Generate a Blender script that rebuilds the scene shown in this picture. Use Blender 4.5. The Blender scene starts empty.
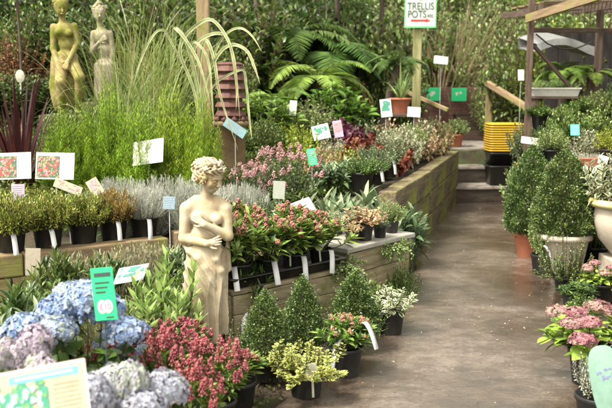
import bpy, bmesh, math, random
import numpy as np
from mathutils import Vector, Matrix
S = bpy.context.scene
C = S.collection
PI = math.pi
RNG = np.random.RandomState(11)
random.seed(5)

# ------------------------------------------------------------------ camera
F = 840.0; U0, V0 = 306.0, 204.0; TH = math.atan(121.0 / F); EYE = 1.6
cd = bpy.data.cameras.new('camera'); cam = bpy.data.objects.new('camera', cd); C.objects.link(cam)
cam.location = (0, 0, EYE); cam.rotation_euler = (PI / 2 - TH, 0, 0)
cd.sensor_width = 36; cd.lens = 36 * F / 612; cd.clip_start = .05; cd.clip_end = 400
cd.dof.use_dof = True; cd.dof.focus_distance = 5.3; cd.dof.aperture_fstop = 3.2
S.camera = cam

def ray(u, v):
    a = (u - U0) / F; b = -(v - V0) / F
    return np.array([a, math.cos(TH) + b * math.sin(TH), -math.sin(TH) + b * math.cos(TH)])
def at(u, v, Y):
    r = ray(u, v); k = Y / r[1]
    return Vector((r[0] * k, Y, EYE + r[2] * k))
def onz(u, v, z):
    r = ray(u, v); k = (z - EYE) / r[2]
    return Vector((r[0] * k, r[1] * k, z))
def px(n, Y): return n * Y / F

# ------------------------------------------------------------------ terrain height
EDGE = [(-9, 3.2), (-3.4, 4.75), (-2.0, 5.5), (-1.08, 6.2), (-.1, 6.35), (.64, 6.95), (1.22, 8.75), (1.97, 11.25), (2.02, 12.3), (2.1, 14.3)]
def seg_sd(x, y, pts):
    best = np.full(np.shape(x), 1e9); sg = np.zeros(np.shape(x))
    for (ax, ay), (bx, by) in zip(pts[:-1], pts[1:]):
        dx, dy = bx - ax, by - ay; L2 = dx * dx + dy * dy
        t = np.clip(((x - ax) * dx + (y - ay) * dy) / L2, 0, 1)
        qx, qy = x - (ax + t * dx), y - (ay + t * dy)
        d = np.hypot(qx, qy); s = np.sign(dx * qy - dy * qx)
        m = d < best - 1e-9
        best = np.where(m, d, best); sg = np.where(m, s, sg)
    return best * sg
def H(x, y):
    x = np.asarray(x, float); y = np.asarray(y, float)
    d = seg_sd(x, y, EDGE)
    z0 = .42 + .24 * np.clip((x + 1.1) / 1.7, 0, 1)
    hb = z0 + .36 * np.clip(d - .5, 0, 2.2) + .3 * np.clip(d - 2.7, 0, 50)
    hb = np.maximum(hb, np.where(y > 15.2, .9 + (y - 15.2) * .5, 0))
    hp = np.where(y > 11.9, .66, 0.0)
    rt = np.clip((x - 2.95) / .5, 0, 1) * np.clip((y - 9.8) / 1.6, 0, 1)
    hp = np.maximum(hp, rt * (.5 + .2 * np.clip(x - 3.2, 0, 3)))
    hp = np.where(y > 14.6, .66 + (y - 14.6) * .62, hp)
    h = np.where(d > .09, hb, hp - .012)
    return np.minimum(h, 3.1)
def hz(x, y): return float(H(x, y))

# ------------------------------------------------------------------ materials
def rgb(c): return (c[0], c[1], c[2], 1)
def newmat(name):
    m = bpy.data.materials.new(name); m.use_nodes = True
    nt = m.node_tree; nt.nodes.clear()
    return m, nt, nt.nodes, nt.links
def ramp(nd, cols, pos=None):
    r = nd.new('ShaderNodeValToRGB'); cr = r.color_ramp
    n = len(cols)
    while len(cr.elements) < n: cr.elements.new(.5)
    for i, c in enumerate(cols):
        cr.elements[i].position = pos[i] if pos else i / max(1, n - 1)
        cr.elements[i].color = rgb(c)
    return r
def mixc(nd, lk, f, a, b):
    m = nd.new('ShaderNodeMix'); m.data_type = 'RGBA'
    for s, v in ((0, f), (6, a), (7, b)):
        if isinstance(v, (int, float)): m.inputs[s].default_value = v
        elif isinstance(v, tuple): m.inputs[s].default_value = rgb(v)
        else: lk.new(v, m.inputs[s])
    return m.outputs[2]
MC = {}
def leafmat(name, cols, edge=None, tip=None, vein=None, trans=.28, rough=.42, tipat=.6, edgeat=.55, blot=.35):
    if name in MC: return MC[name]
    m, nt, nd, lk = newmat(name)
    at_ = nd.new('ShaderNodeAttribute'); at_.attribute_name = 'lf'
    sp = nd.new('ShaderNodeSeparateColor'); lk.new(at_.outputs['Color'], sp.inputs[0])
    r = ramp(nd, cols); lk.new(sp.outputs[0], r.inputs[0]); col = r.outputs[0]
    if tip:
        mr = nd.new('ShaderNodeMapRange'); mr.inputs[1].default_value = tipat - .2; mr.inputs[2].default_value = tipat + .3
        lk.new(sp.outputs[1], mr.inputs[0]); col = mixc(nd, lk, mr.outputs[0], col, tip)
    if edge:
        mr = nd.new('ShaderNodeMapRange'); mr.inputs[1].default_value = edgeat - .08; mr.inputs[2].default_value = edgeat + .12
        nz0 = nd.new('ShaderNodeTexNoise'); nz0.inputs['Scale'].default_value = 120
        ad = nd.new('ShaderNodeMath'); ad.operation = 'MULTIPLY_ADD'; lk.new(nz0.outputs[0], ad.inputs[0]); ad.inputs[1].default_value = .5
        lk.new(sp.outputs[2], ad.inputs[2])
        sb = nd.new('ShaderNodeMath'); sb.operation = 'SUBTRACT'; lk.new(ad.outputs[0], sb.inputs[0]); sb.inputs[1].default_value = .25
        lk.new(sb.outputs[0], mr.inputs[0]); col = mixc(nd, lk, mr.outputs[0], col, edge)
    tc = nd.new('ShaderNodeTexCoord')
    nz = nd.new('ShaderNodeTexNoise'); nz.inputs['Scale'].default_value = 9; nz.inputs['Detail'].default_value = 2
    lk.new(tc.outputs['Object'], nz.inputs['Vector'])
    hs = nd.new('ShaderNodeHueSaturation'); lk.new(col, hs.inputs['Color']); hs.inputs['Saturation'].default_value = 1.04
    mr = nd.new('ShaderNodeMapRange'); mr.inputs[1].default_value = .3; mr.inputs[2].default_value = .7
    mr.inputs[3].default_value = 1 - blot; mr.inputs[4].default_value = 1 + blot; lk.new(nz.outputs[0], mr.inputs[0])
    lk.new(mr.outputs[0], hs.inputs['Value'])
    oi = nd.new('ShaderNodeObjectInfo')
    mr2 = nd.new('ShaderNodeMapRange'); mr2.inputs[3].default_value = .485; mr2.inputs[4].default_value = .515
    lk.new(oi.outputs['Random'], mr2.inputs[0]); lk.new(mr2.outputs[0], hs.inputs['Hue'])
    p = nd.new('ShaderNodeBsdfPrincipled'); lk.new(hs.outputs[0], p.inputs['Base Color'])
    p.inputs['Roughness'].default_value = rough; p.inputs['Specular IOR Level'].default_value = .4
    tr = nd.new('ShaderNodeBsdfTranslucent'); lk.new(hs.outputs[0], tr.inputs[0])
    mx = nd.new('ShaderNodeMixShader'); mx.inputs[0].default_value = trans
    lk.new(p.outputs[0], mx.inputs[1]); lk.new(tr.outputs[0], mx.inputs[2])
    o = nd.new('ShaderNodeOutputMaterial'); lk.new(mx.outputs[0], o.inputs[0])
    MC[name] = m
    return m
def surfmat(name, cols, scale=4, stretch=(1, 1, 1), rough=.7, bump=.3, moss=None, mossamt=.5, spec=.35, fine=40, rrange=None, metal=0, distort=.3):
    if name in MC: return MC[name]
    m, nt, nd, lk = newmat(name)
    tc = nd.new('ShaderNodeTexCoord'); mp = nd.new('ShaderNodeMapping'); mp.inputs['Scale'].default_value = stretch
    lk.new(tc.outputs['Object'], mp.inputs[0])
    n1 = nd.new('ShaderNodeTexNoise'); n1.inputs['Scale'].default_value = scale; n1.inputs['Detail'].default_value = 8; n1.inputs['Distortion'].default_value = distort
    n1.inputs['Roughness'].default_value = .62
    lk.new(mp.outputs[0], n1.inputs['Vector'])
    r = ramp(nd, cols, [.28 + .44 * i / max(1, len(cols) - 1) for i in range(len(cols))]); lk.new(n1.outputs[0], r.inputs[0])
    col = r.outputs[0]
    n2 = nd.new('ShaderNodeTexNoise'); n2.inputs['Scale'].default_value = fine; n2.inputs['Detail'].default_value = 4
    lk.new(mp.outputs[0], n2.inputs['Vector'])
    if moss:
        n3 = nd.new('ShaderNodeTexNoise'); n3.inputs['Scale'].default_value = 3.3; n3.inputs['Detail'].default_value = 9; n3.inputs['Roughness'].default_value = .7
        lk.new(tc.outputs['Object'], n3.inputs['Vector'])
        mr = nd.new('ShaderNodeMapRange'); mr.inputs[1].default_value = .62 - mossamt * .3; mr.inputs[2].default_value = .74 - mossamt * .3
        lk.new(n3.outputs[0], mr.inputs[0]); col = mixc(nd, lk, mr.outputs[0], col, moss)
    p = nd.new('ShaderNodeBsdfPrincipled'); lk.new(col, p.inputs['Base Color'])
    p.inputs['Roughness'].default_value = rough; p.inputs['Specular IOR Level'].default_value = spec; p.inputs['Metallic'].default_value = metal
    if rrange:
        mr = nd.new('ShaderNodeMapRange'); mr.inputs[1].default_value = .38; mr.inputs[2].default_value = .62
        mr.inputs[3].default_value = rrange[0]; mr.inputs[4].default_value = rrange[1]
        lk.new(n1.outputs[0], mr.inputs[0]); lk.new(mr.outputs[0], p.inputs['Roughness'])
    ad = nd.new('ShaderNodeMath'); ad.operation = 'MULTIPLY_ADD'; lk.new(n1.outputs[0], ad.inputs[0]); ad.inputs[1].default_value = 2.0; lk.new(n2.outputs[0], ad.inputs[2])
    b = nd.new('ShaderNodeBump'); b.inputs['Strength'].default_value = bump; b.inputs['Distance'].default_value = .01
    lk.new(ad.outputs[0], b.inputs['Height']); lk.new(b.outputs[0], p.inputs['Normal'])
    o = nd.new('ShaderNodeOutputMaterial'); lk.new(p.outputs[0], o.inputs[0])
    MC[name] = m
    return m
def plain(name, c, rough=.5, spec=.4, bump=.05, sc=30):
    return surfmat(name, [tuple(x * .82 for x in c), c, tuple(min(1, x * 1.1) for x in c)], scale=sc, rough=rough, spec=spec, bump=bump, fine=120)

# ------------------------------------------------------------------ mesh accumulators
class MB:
    def __init__(s): s.v = []; s.q = []; s.t = []; s.a = []; s.n = 0
    def add(s, v, q=None, t=None, a=None):
        v = np.asarray(v, float).reshape(-1, 3)
        if q is not None and len(q): s.q.append(np.asarray(q, int).reshape(-1, 4) + s.n)
        if t is not None and len(t): s.t.append(np.asarray(t, int).reshape(-1, 3) + s.n)
        if a is None:
            a = np.zeros((len(v), 4)); a[:, 0] = .5; a[:, 3] = 1
        s.v.append(v); s.a.append(a); s.n += len(v)
    def mesh(s, name, mat, smooth=True):
        me = bpy.data.meshes.new(name)
        v = np.concatenate(s.v); a = np.concatenate(s.a)
        q = np.concatenate(s.q) if s.q else np.zeros((0, 4), int)
        t = np.concatenate(s.t) if s.t else np.zeros((0, 3), int)
        me.vertices.add(len(v)); me.vertices.foreach_set('co', v.astype(np.float32).ravel())
        li = np.concatenate([q.ravel(), t.ravel()]).astype(np.int32)
        me.loops.add(len(li)); me.loops.foreach_set('vertex_index', li)
        st = np.concatenate([np.arange(len(q)) * 4, len(q) * 4 + np.arange(len(t)) * 3]).astype(np.int32)
        me.polygons.add(len(st)); me.polygons.foreach_set('loop_start', st)
        me.update(calc_edges=True)
        me.polygons.foreach_set('use_smooth', np.full(len(st), smooth))
        at_ = me.attributes.new('lf', 'FLOAT_COLOR', 'POINT'); at_.data.foreach_set('color', a.astype(np.float32).ravel())
        me.materials.append(mat); me.validate(); me.update()
        return me
def nrm(v): return v / np.maximum(np.linalg.norm(v, axis=-1, keepdims=True), 1e-9)
PROF = {
    'leaf': lambda t: np.sin(PI * np.clip(t, 0, 1) ** .85) ** .8 * .97 + .03 * (1 - t),
    'lance': lambda t: np.sin(PI * np.clip(t * .93 + .05, 0, 1) ** .7) ** .9,
    'obov': lambda t: np.where(t > .985, .15, np.sin(PI * np.clip(t * .96, 0, 1) ** 1.5) ** .75 + .05 * (1 - t)),
    'blade': lambda t: (1 - t ** 2.2) * (.75 + .25 * np.minimum(1, t * 4)) + .01,
    'lin': lambda t: .8 + .2 * np.sin(PI * t) - .7 * t ** 6,
    'round': lambda t: np.sqrt(np.clip(1 - (2 * t * .98 - .98) ** 2, .02, 1)),
}
def strips(mb, base, dirn, L, W, curl=.15, rng=RNG, segs=2, fold=.0, prof='leaf', ref=None, rnd=None, rib=False, jit=.45):
    base = np.asarray(base, float).reshape(-1, 3); N = len(base)
    u = nrm(np.asarray(dirn, float).reshape(-1, 3))
    L = np.broadcast_to(L, N)[:, None, None]; W = np.broadcast_to(W, N)[:, None, None] * .5
    curl = np.broadcast_to(curl, N)[:, None, None]
    if ref is None: ref = np.array([0, 0, 1.])
    ref = ref + rng.normal(0, jit, (N, 3))
    side = nrm(np.cross(u, ref)); n = np.cross(side, u)
    t = np.linspace(0, 1, segs + 1); w = PROF[prof](t)[None, :, None]
    tt = t[None, :, None]
    p = base[:, None, :] + L * (u[:, None, :] * (tt - .25 * np.abs(curl) * tt ** 2) - n[:, None, :] * curl * tt ** 2)
    sd = side[:, None, :] * (W * w); nn = n[:, None, :] * (W * w) * fold
    if rib: cols = [p - sd + nn, p, p + sd + nn]; e = [1, 0, 1]
    else: cols = [p - sd, p + sd]; e = [.5, .5]
    k = len(cols)
    V = np.stack(cols, 2).reshape(N, (segs + 1) * k, 3)
    q = []
    for i in range(segs):
        for j in range(k - 1):
            a = i * k + j; q.append((a, a + 1, a + k + 1, a + k))
    q = np.array(q)
    Q = (q[None] + (np.arange(N) * (segs + 1) * k)[:, None, None]).reshape(-1, 4)
    if rnd is None: rnd = rng.rand(N)
    A = np.ones((N, segs + 1, k, 4)); A[..., 0] = rnd[:, None, None]; A[..., 1] = t[None, :, None]; A[..., 2] = np.array(e)[None, None, :]
    mb.add(V.reshape(-1, 3), Q, a=A.reshape(-1, 4))
def tubes(mb, P, r0, r1, sides=4, rnd=.5, rings=None):
    P = np.asarray(P, float); N, K, _ = P.shape
    T = np.zeros_like(P); T[:, 1:-1] = P[:, 2:] - P[:, :-2]; T[:, 0] = P[:, 1] - P[:, 0]; T[:, -1] = P[:, -1] - P[:, -2]
    T = nrm(T); ref = np.where(np.abs(T[..., 2:3]) > .9, np.array([1., 0, 0]), np.array([0, 0, 1.]))
    a = nrm(np.cross(T, ref)); b = np.cross(T, a)
    r0 = np.broadcast_to(r0, N); r1 = np.broadcast_to(r1, N)
    r = r0[:, None] + (r1 - r0)[:, None] * np.linspace(0, 1, K)[None]
    if rings is not None: r = r * np.asarray(rings)[None]
    an = np.arange(sides) / sides * 2 * PI
    V = P[:, :, None] + r[:, :, None, None] * (a[:, :, None] * np.cos(an)[None, None, :, None] + b[:, :, None] * np.sin(an)[None, None, :, None])
    q = []
    for i in range(K - 1):
        for j in range(sides):
            j2 = (j + 1) % sides; q.append((i * sides + j, i * sides + j2, (i + 1) * sides + j2, (i + 1) * sides + j))
    Q = (np.array(q)[None] + (np.arange(N) * K * sides)[:, None, None]).reshape(-1, 4)
    A = np.ones((N * K * sides, 4)) * .5; A[:, 0] = rnd
    mb.add(V.reshape(-1, 3), Q, a=A)
OV = np.array([[1, 0, 0], [-1, 0, 0], [0, 1, 0], [0, -1, 0], [0, 0, 1], [0, 0, -1]], float)
OT = np.array([[0, 2, 4], [2, 1, 4], [1, 3, 4], [3, 0, 4], [2, 0, 5], [1, 2, 5], [3, 1, 5], [0, 3, 5]])
def buds(mb, cen, r, rng=RNG):
    cen = np.asarray(cen).reshape(-1, 3); N = len(cen); r = np.broadcast_to(r, N)
    V = cen[:, None] + OV[None] * r[:, None, None] * (1 + rng.normal(0, .12, (N, 6, 1)))
    T = (OT[None] + (np.arange(N) * 6)[:, None, None]).reshape(-1, 3)
    A = np.ones((N, 6, 4)); A[..., 0] = rng.rand(N)[:, None]; A[..., 1] = .5; A[..., 2] = .5
    mb.add(V.reshape(-1, 3), t=T, a=A.reshape(-1, 4))
def lathe(mb, prof, seg=32, cx=0, cy=0, wob=0, closed=False):
    prof = np.array(prof, float); K = len(prof); an = np.arange(seg) / seg * 2 * PI
    rr = prof[:, 0:1] * (1 + wob * np.sin(3 * an + 1)[None])
    V = np.stack([cx + rr * np.cos(an), cy + rr * np.sin(an), np.repeat(prof[:, 1:2], seg, 1)], -1).reshape(-1, 3)
    q = [(i * seg + j, i * seg + (j + 1) % seg, (i + 1) * seg + (j + 1) % seg, (i + 1) * seg + j) for i in range(K - 1) for j in range(seg)]
    mb.add(V, q)
def loft(mb, rings, seg):
    V = np.array(rings).reshape(-1, 3); K = len(rings)
    mb.add(V, [(i * seg + j, i * seg + (j + 1) % seg, (i + 1) * seg + (j + 1) % seg, (i + 1) * seg + j) for i in range(K - 1) for j in range(seg)])

# ------------------------------------------------------------------ objects
def link(name, me, parent=None, loc=(0, 0, 0), rot=(0, 0, 0), sc=(1, 1, 1)):
    o = bpy.data.objects.new(name, me); C.objects.link(o); o.parent = parent
    o.location = loc; o.rotation_euler = rot; o.scale = sc
    return o
def tag(o, label=None, cat=None, group=None, kind=None):
    if label: o['label'] = label
    if cat: o['category'] = cat
    if group: o['group'] = group
    if kind: o['kind'] = kind
    return o
def thing(name, label, cat, loc=(0, 0, 0), rz=0, group=None):
    return tag(link(name, None, None, loc, (0, 0, rz)), label, cat, group)
def boxmesh(name, sx, sy, sz, mat, bev=.006, org='c', seg=2, jitter=0, cuts=0):
    bm = bmesh.new(); bmesh.ops.create_cube(bm, size=1)
    dz = .5 if org == 'b' else 0
    for v in bm.verts: v.co = Vector((v.co.x * sx, v.co.y * sy, (v.co.z + dz) * sz))
    if cuts:
        ed = [e for e in bm.edges if abs((e.verts[0].co - e.verts[1].co).x) > sx * .9]
        bmesh.ops.subdivide_edges(bm, edges=ed, cuts=cuts, use_grid_fill=True)
    if bev: bmesh.ops.bevel(bm, geom=[e for e in bm.edges if e.calc_face_angle(0) > .5], offset=bev, segments=seg, profile=.6, affect='EDGES')
    if jitter:
        for v in bm.verts:
            k = math.sin(v.co.x * 7 + sx * 31) * .6 + math.sin(v.co.x * 17 + sz * 50) * .4
            v.co.y += jitter * k * (1 if v.co.y > 0 else -1) * .4; v.co.z += jitter * math.sin(v.co.x * 9 + sy * 40) * (1 if v.co.z > 0 else .3)
    me = bpy.data.meshes.new(name); bm.to_mesh(me); bm.free(); me.materials.append(mat)
    for p in me.polygons: p.use_smooth = False
    return me
def beam(name, a, b, w, h, mat, parent=None, bev=.005, cuts=0, jitter=0):
    """a straight timber from a to b (centre line)"""
    a = Vector(a); b = Vector(b); d = b - a
    me = boxmesh(name, d.length, w, h, mat, bev, cuts=cuts, jitter=jitter)
    o = link(name, me, parent); o.location = (a + b) / 2
    x = d.normalized(); up = Vector((0, 0, 1)) if abs(x.z) < .95 else Vector((0, 1, 0))
    y = up.cross(x).normalized(); z = x.cross(y)
    o.rotation_euler = Matrix((x, y, z)).transposed().to_euler()
    return o

# ------------------------------------------------------------------ world, light
w = bpy.data.worlds.new('World'); S.world = w; w.use_nodes = True
nt = w.node_tree; bg = nt.nodes['Background']
sky = nt.nodes.new('ShaderNodeTexSky'); sky.sky_type = 'NISHITA'; sky.sun_disc = False
SUN_EL, SUN_AZ = math.radians(58), math.radians(-128)
sky.sun_elevation = SUN_EL; sky.sun_rotation = SUN_AZ; sky.air_density = 1.2; sky.dust_density = 4; sky.ozone_density = 1
hs = nt.nodes.new('ShaderNodeHueSaturation'); hs.inputs['Saturation'].default_value = .15
wm = nt.nodes.new('ShaderNodeMix'); wm.data_type = 'RGBA'; wm.blend_type = 'MULTIPLY'; wm.inputs[0].default_value = 1; wm.inputs[7].default_value = (1, .95, .85, 1)
nt.links.new(sky.outputs[0], hs.inputs['Color']); nt.links.new(hs.outputs[0], wm.inputs[6]); nt.links.new(wm.outputs[2], bg.inputs[0]); bg.inputs[1].default_value = .125
sl = bpy.data.lights.new('sun', 'SUN'); sl.energy = 1.5; sl.angle = math.radians(11); sl.color = (1, .95, .86)
so = bpy.data.objects.new('sun', sl); C.objects.link(so)
# sky texture: rotation measured clockwise from +Y
sd = Vector((math.sin(SUN_AZ) * math.cos(SUN_EL), math.cos(SUN_AZ) * math.cos(SUN_EL), math.sin(SUN_EL)))
so.rotation_euler = sd.to_track_quat('Z', 'Y').to_euler(); so.location = (-4, -4, 8)
vs = S.view_settings; vs.view_transform = 'Standard'; vs.look = 'None'; vs.gamma = 1; vs.exposure = 2.15; vs.use_curve_mapping = False
S.cycles.max_bounces = 7; S.cycles.diffuse_bounces = 4; S.cycles.transmission_bounces = 4; S.cycles.glossy_bounces = 3
S.cycles.use_denoising = True

# ------------------------------------------------------------------ general materials
SOIL = surfmat('soil_mix', [(.018, .012, .008), (.05, .032, .02), (.09, .06, .04)], scale=20, rough=.9, bump=.9, fine=90)
BLACKPOT = surfmat('black_plastic', [(.008, .008, .008), (.013, .013, .012), (.024, .022, .02)], scale=8, rough=.42, bump=.06, fine=60, moss=(.05, .042, .03), mossamt=.18)
TERRA = surfmat('terracotta', [(.28, .09, .045), (.36, .13, .07), (.42, .2, .13)], scale=5, rough=.75, bump=.15)
STONEPOT = surfmat('pale_stone', [(.28, .23, .17), (.4, .35, .28), (.48, .43, .36)], scale=4, rough=.8, bump=.25, moss=(.33, .3, .08), mossamt=.25)
WOOD = surfmat('weathered_sleeper', [(.05, .036, .022), (.13, .098, .06), (.25, .19, .12)], scale=3, stretch=(1, 9, 9), rough=.75, bump=.7, moss=(.19, .21, .035), mossamt=.5, fine=30, distort=1.2)
WOODPALE = surfmat('pale_board', [(.08, .062, .035), (.2, .165, .095), (.32, .27, .17)], scale=3.5, stretch=(1, 8, 8), rough=.65, bump=.5, moss=(.11, .12, .03), mossamt=.42, distort=1)
WOODTAN = surfmat('tan_timber', [(.12, .08, .045), (.23, .16, .09), (.34, .25, .155)], scale=2.5, stretch=(1, 10, 10), rough=.7, bump=.5, distort=1, moss=(.2, .2, .05), mossamt=.4)
WOODDK = surfmat('dark_timber', [(.035, .022, .015), (.08, .052, .036), (.15, .1, .075)], scale=3, stretch=(1, 9, 9), rough=.75, bump=.4, distort=1)
BARK = surfmat('bark', [(.025, .018, .012), (.07, .05, .035), (.14, .11, .08)], scale=6, stretch=(3, 3, .6), rough=.9, bump=1)
CARD = plain('card_white', (.5, .495, .46), rough=.4, bump=.01)
CARDGREEN = plain('card_green', (.02, .46, .17), rough=.4, bump=.01)
CREAM = plain('card_cream', (.3, .275, .19), rough=.4, bump=.01)
INK = plain('ink', (.03, .05, .05)); REDINK = plain('red_ink', (.62, .03, .03)); GREYINK = plain('grey_ink', (.32, .33, .34))
STEMG = leafmat('green_stem', [(.06, .08, .025), (.1, .1, .04)])
STEMB = leafmat('brown_stem', [(.05, .032, .02), (.1, .065, .04)], trans=0)
TAGW = plain('tag_plastic', (.5, .5, .5), rough=.35, bump=.01)

# ================================================================== plants (species meshes, z=0 is soil level)
def dome_tips(rng, n, R, Hh, flat=.25, zr=(.7, 1), fill=.55):
    ph = rng.rand(n) * 2 * PI; r = R * rng.rand(n) ** fill
    z = Hh * (flat + (1 - flat) * np.sqrt(np.clip(1 - (r / R) ** 2, 0, 1))) * rng.uniform(zr[0], zr[1], n)
    return np.stack([r * np.cos(ph), r * np.sin(ph), z], -1)
def shoots(rng, tips, ll, lw, per, elev=.9, curl=.2, t0=.35, prof='lance', segs=3, rib=True, fold=.25, whorl=0, sr=.002, lean=.2, base=.12, taper=.35):
    n = len(tips); b = tips * np.array([base, base, 0.0]); mid = b * .4 + tips * .6; mid[:, 2] = tips[:, 2] * .45
    mid[:, :2] += (tips[:, :2]) * lean
    def bez(t): return (1 - t)[..., None] ** 2 * b[:, None] + (2 * t * (1 - t))[..., None] * mid[:, None] + (t ** 2)[..., None] * tips[:, None]
    st = MB(); K = 5; tubes(st, bez(np.broadcast_to(np.linspace(0, 1, K), (n, K))), sr * 1.6, sr * .7, 4)
    lf = MB()
    ts = t0 + (1 - t0) * np.linspace(0, 1, per) ** (.6 if whorl else 1) ; ts = np.clip(np.broadcast_to(ts, (n, per)) + rng.uniform(-.02, .02, (n, per)), 0, 1)
    p = bez(ts); p2 = bez(np.clip(ts + .02, 0, 1.05)); p1 = bez(np.clip(ts - .02, 0, 1))
    T = nrm(p2 - p1); a = nrm(np.cross(T, np.array([.3, .2, 1.]))); c = np.cross(T, a)
    az = np.arange(per)[None] * 2.4 + rng.rand(n)[:, None] * 6.3 + rng.uniform(-.3, .3, (n, per))
    el = elev * (1 - taper * np.linspace(0, 1, per))[None] + rng.uniform(-.15, .15, (n, per))
    D = T * np.cos(el)[..., None] + (a * np.cos(az)[..., None] + c * np.sin(az)[..., None]) * np.sin(el)[..., None]
    Lr = ll * rng.uniform(.7, 1.1, (n, per)) * (1 - .35 * np.linspace(0, 1, per) ** 3)[None]
    strips(lf, p.reshape(-1, 3), D.reshape(-1, 3), Lr.ravel(), (lw / ll) * Lr.ravel(), curl, rng, segs, fold, prof, rib=rib, ref=np.array([0, 0, 1.]), jit=.25)
    return lf, st, tips, nrm(tips - mid)
class Sp: pass
SPEC = {}
def spec(name, R, Hh, **parts):
    SPEC[name] = dict(R=R, H=Hh, parts=parts)

def box_cone(rng, R, Hh, n, ll, ball=False, seed_=1.3, pw=(1.45, .95)):
    t = 1 - rng.rand(n) ** .62 if not ball else rng.rand(n)
    ph = rng.rand(n) * 2 * PI
    if ball:
        r = R * np.sin(PI * np.clip(t * .97 + .03, 0, 1)) ** .75
    else:
        r = R * (1 - t ** pw[0]) ** pw[1] * np.minimum(1, t * 4 + .62)
    lump = 1 + .07 * np.sin(3 * ph + 9 * t) + .06 * np.sin(7 * ph - 13 * t) + .05 * np.sin(17 * ph + 40 * t)
    dep = rng.rand(n) ** 1.6 * min(.045, R * .35)
    rr = np.maximum(r * lump - dep + rng.rand(n) ** 9 * .05, 0)
    P = np.stack([rr * np.cos(ph), rr * np.sin(ph), Hh * t], -1) + rng.normal(0, .003, (n, 3))
    pat = np.sin(ph * 5 + t * 11 + seed_) * np.sin(t * 23 - ph * 3) 
    D = np.stack([np.cos(ph), np.sin(ph), np.full(n, .7)], -1) + rng.normal(0, .65, (n, 3))
    lf = MB(); strips(lf, P, D, ll * rng.uniform(.7, 1.2, n), ll * .6, .1, rng, 2, 0, 'leaf', jit=1, rnd=np.clip(rng.rand(n) * .8 + .22 * pat, 0, 1))
    st = MB(); k = 90; ph = rng.rand(k) * 2 * PI; tt = rng.rand(k) * .85
    rr = R * (1 - tt ** pw[0]) ** pw[1] * .8
    A = np.stack([0 * ph, 0 * ph, Hh * tt * .6], -1); B = np.stack([rr * np.cos(ph), rr * np.sin(ph), Hh * (tt + .05)], -1)
    tubes(st, np.stack([A, (A + B) / 2 + [0, 0, .01], B], 1), .003, .001, 4)
    tubes(st, np.array([[[0, 0, -.02], [0, 0, Hh * .5], [0, 0, Hh * .9]]]), .008, .003, 6)
    return lf, st
r = np.random.RandomState(1)
LBOX = leafmat('box_leaf', [(.02, .042, .012), (.055, .098, .024), (.12, .175, .052), (.26, .33, .14)], rough=.28, trans=.15)
lf, st = box_cone(r, .145, .43, 16000, .013, pw=(1.8, .9)); spec('box_cone', .145, .43, foliage=lf.mesh('foliage', LBOX), stem=st.mesh('stem', STEMB))
lf, st = box_cone(r, .3, .75, 24000, .023, pw=(2.4, .8)); spec('box_cone_large', .3, .75, foliage=lf.mesh('foliage', LBOX), stem=st.mesh('stem', STEMB))
lf, st = box_cone(r, .2, .36, 15000, .016, True); spec('box_ball', .2, .36, foliage=lf.mesh('foliage', LBOX), stem=st.mesh('stem', STEMB))

def panicles(rng, tips, tan, h=.035, w=.018, n=55, br=.0042):
    mb = MB()
    for p, t in zip(tips, tan):
        k = int(n * rng.uniform(.6, 1.2)); tt = rng.rand(k); s = rng.uniform(.7, 1.15)
        ph = rng.rand(k) * 6.28; rr = w * s * np.sqrt(rng.rand(k)) * (1 - tt * .75)
        a = nrm(np.cross(t, [.3, 1, .2])); b = np.cross(t, a)
        c = p + t * (h * s * tt)[:, None] + a * (rr * np.cos(ph))[:, None] + b * (rr * np.sin(ph))[:, None]
        buds(mb, c, br * rng.uniform(.7, 1.2, k), rng)
    return mb
LSK = leafmat('skimmia_leaf', [(.04, .08, .015), (.09, .16, .03), (.16, .25, .05), (.26, .33, .09)], rough=.33, trans=.25, tip=None)
BUDR = leafmat('skimmia_bud', [(.2, .07, .055), (.3, .13, .1), (.38, .23, .16), (.3, .1, .085)], trans=.1, rough=.45)
BUDD = leafmat('red_bud', [(.19, .025, .035), (.29, .065, .08), (.36, .15, .14), (.24, .035, .05), (.3, .2, .13)], trans=.1, rough=.45)
def skimmia(seed, R, Hh, n, bud, name, ll=.085, pf=.65, ph_=.045, pw=.024, br=.0058):
    r = np.random.RandomState(seed); tips = dome_tips(r, n, R, Hh, .55, (.75, 1), .5)
    lf, st, tp, tn = shoots(r, tips, ll, ll * .34, 16, 1.0, .15, .45, 'lance', whorl=1, sr=.0025)
    k = r.rand(n) < pf
    fl = panicles(r, tp[k], nrm(tn[k] + [0, 0, 1]), h=ph_, w=pw, n=70, br=br)
    spec(name, R, Hh, foliage=lf.mesh('foliage', LSK), stem=st.mesh('stem', STEMG), flower_cluster=fl.mesh('flower_cluster', bud))
skimmia(2, .17, .26, 40, BUDR, 'skimmia')
skimmia(3, .17, .25, 44, BUDR, 'skimmia_b')
skimmia(4, .2, .3, 62, BUDD, 'red_skimmia', .055, .85, .055, .026, .0065)

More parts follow.
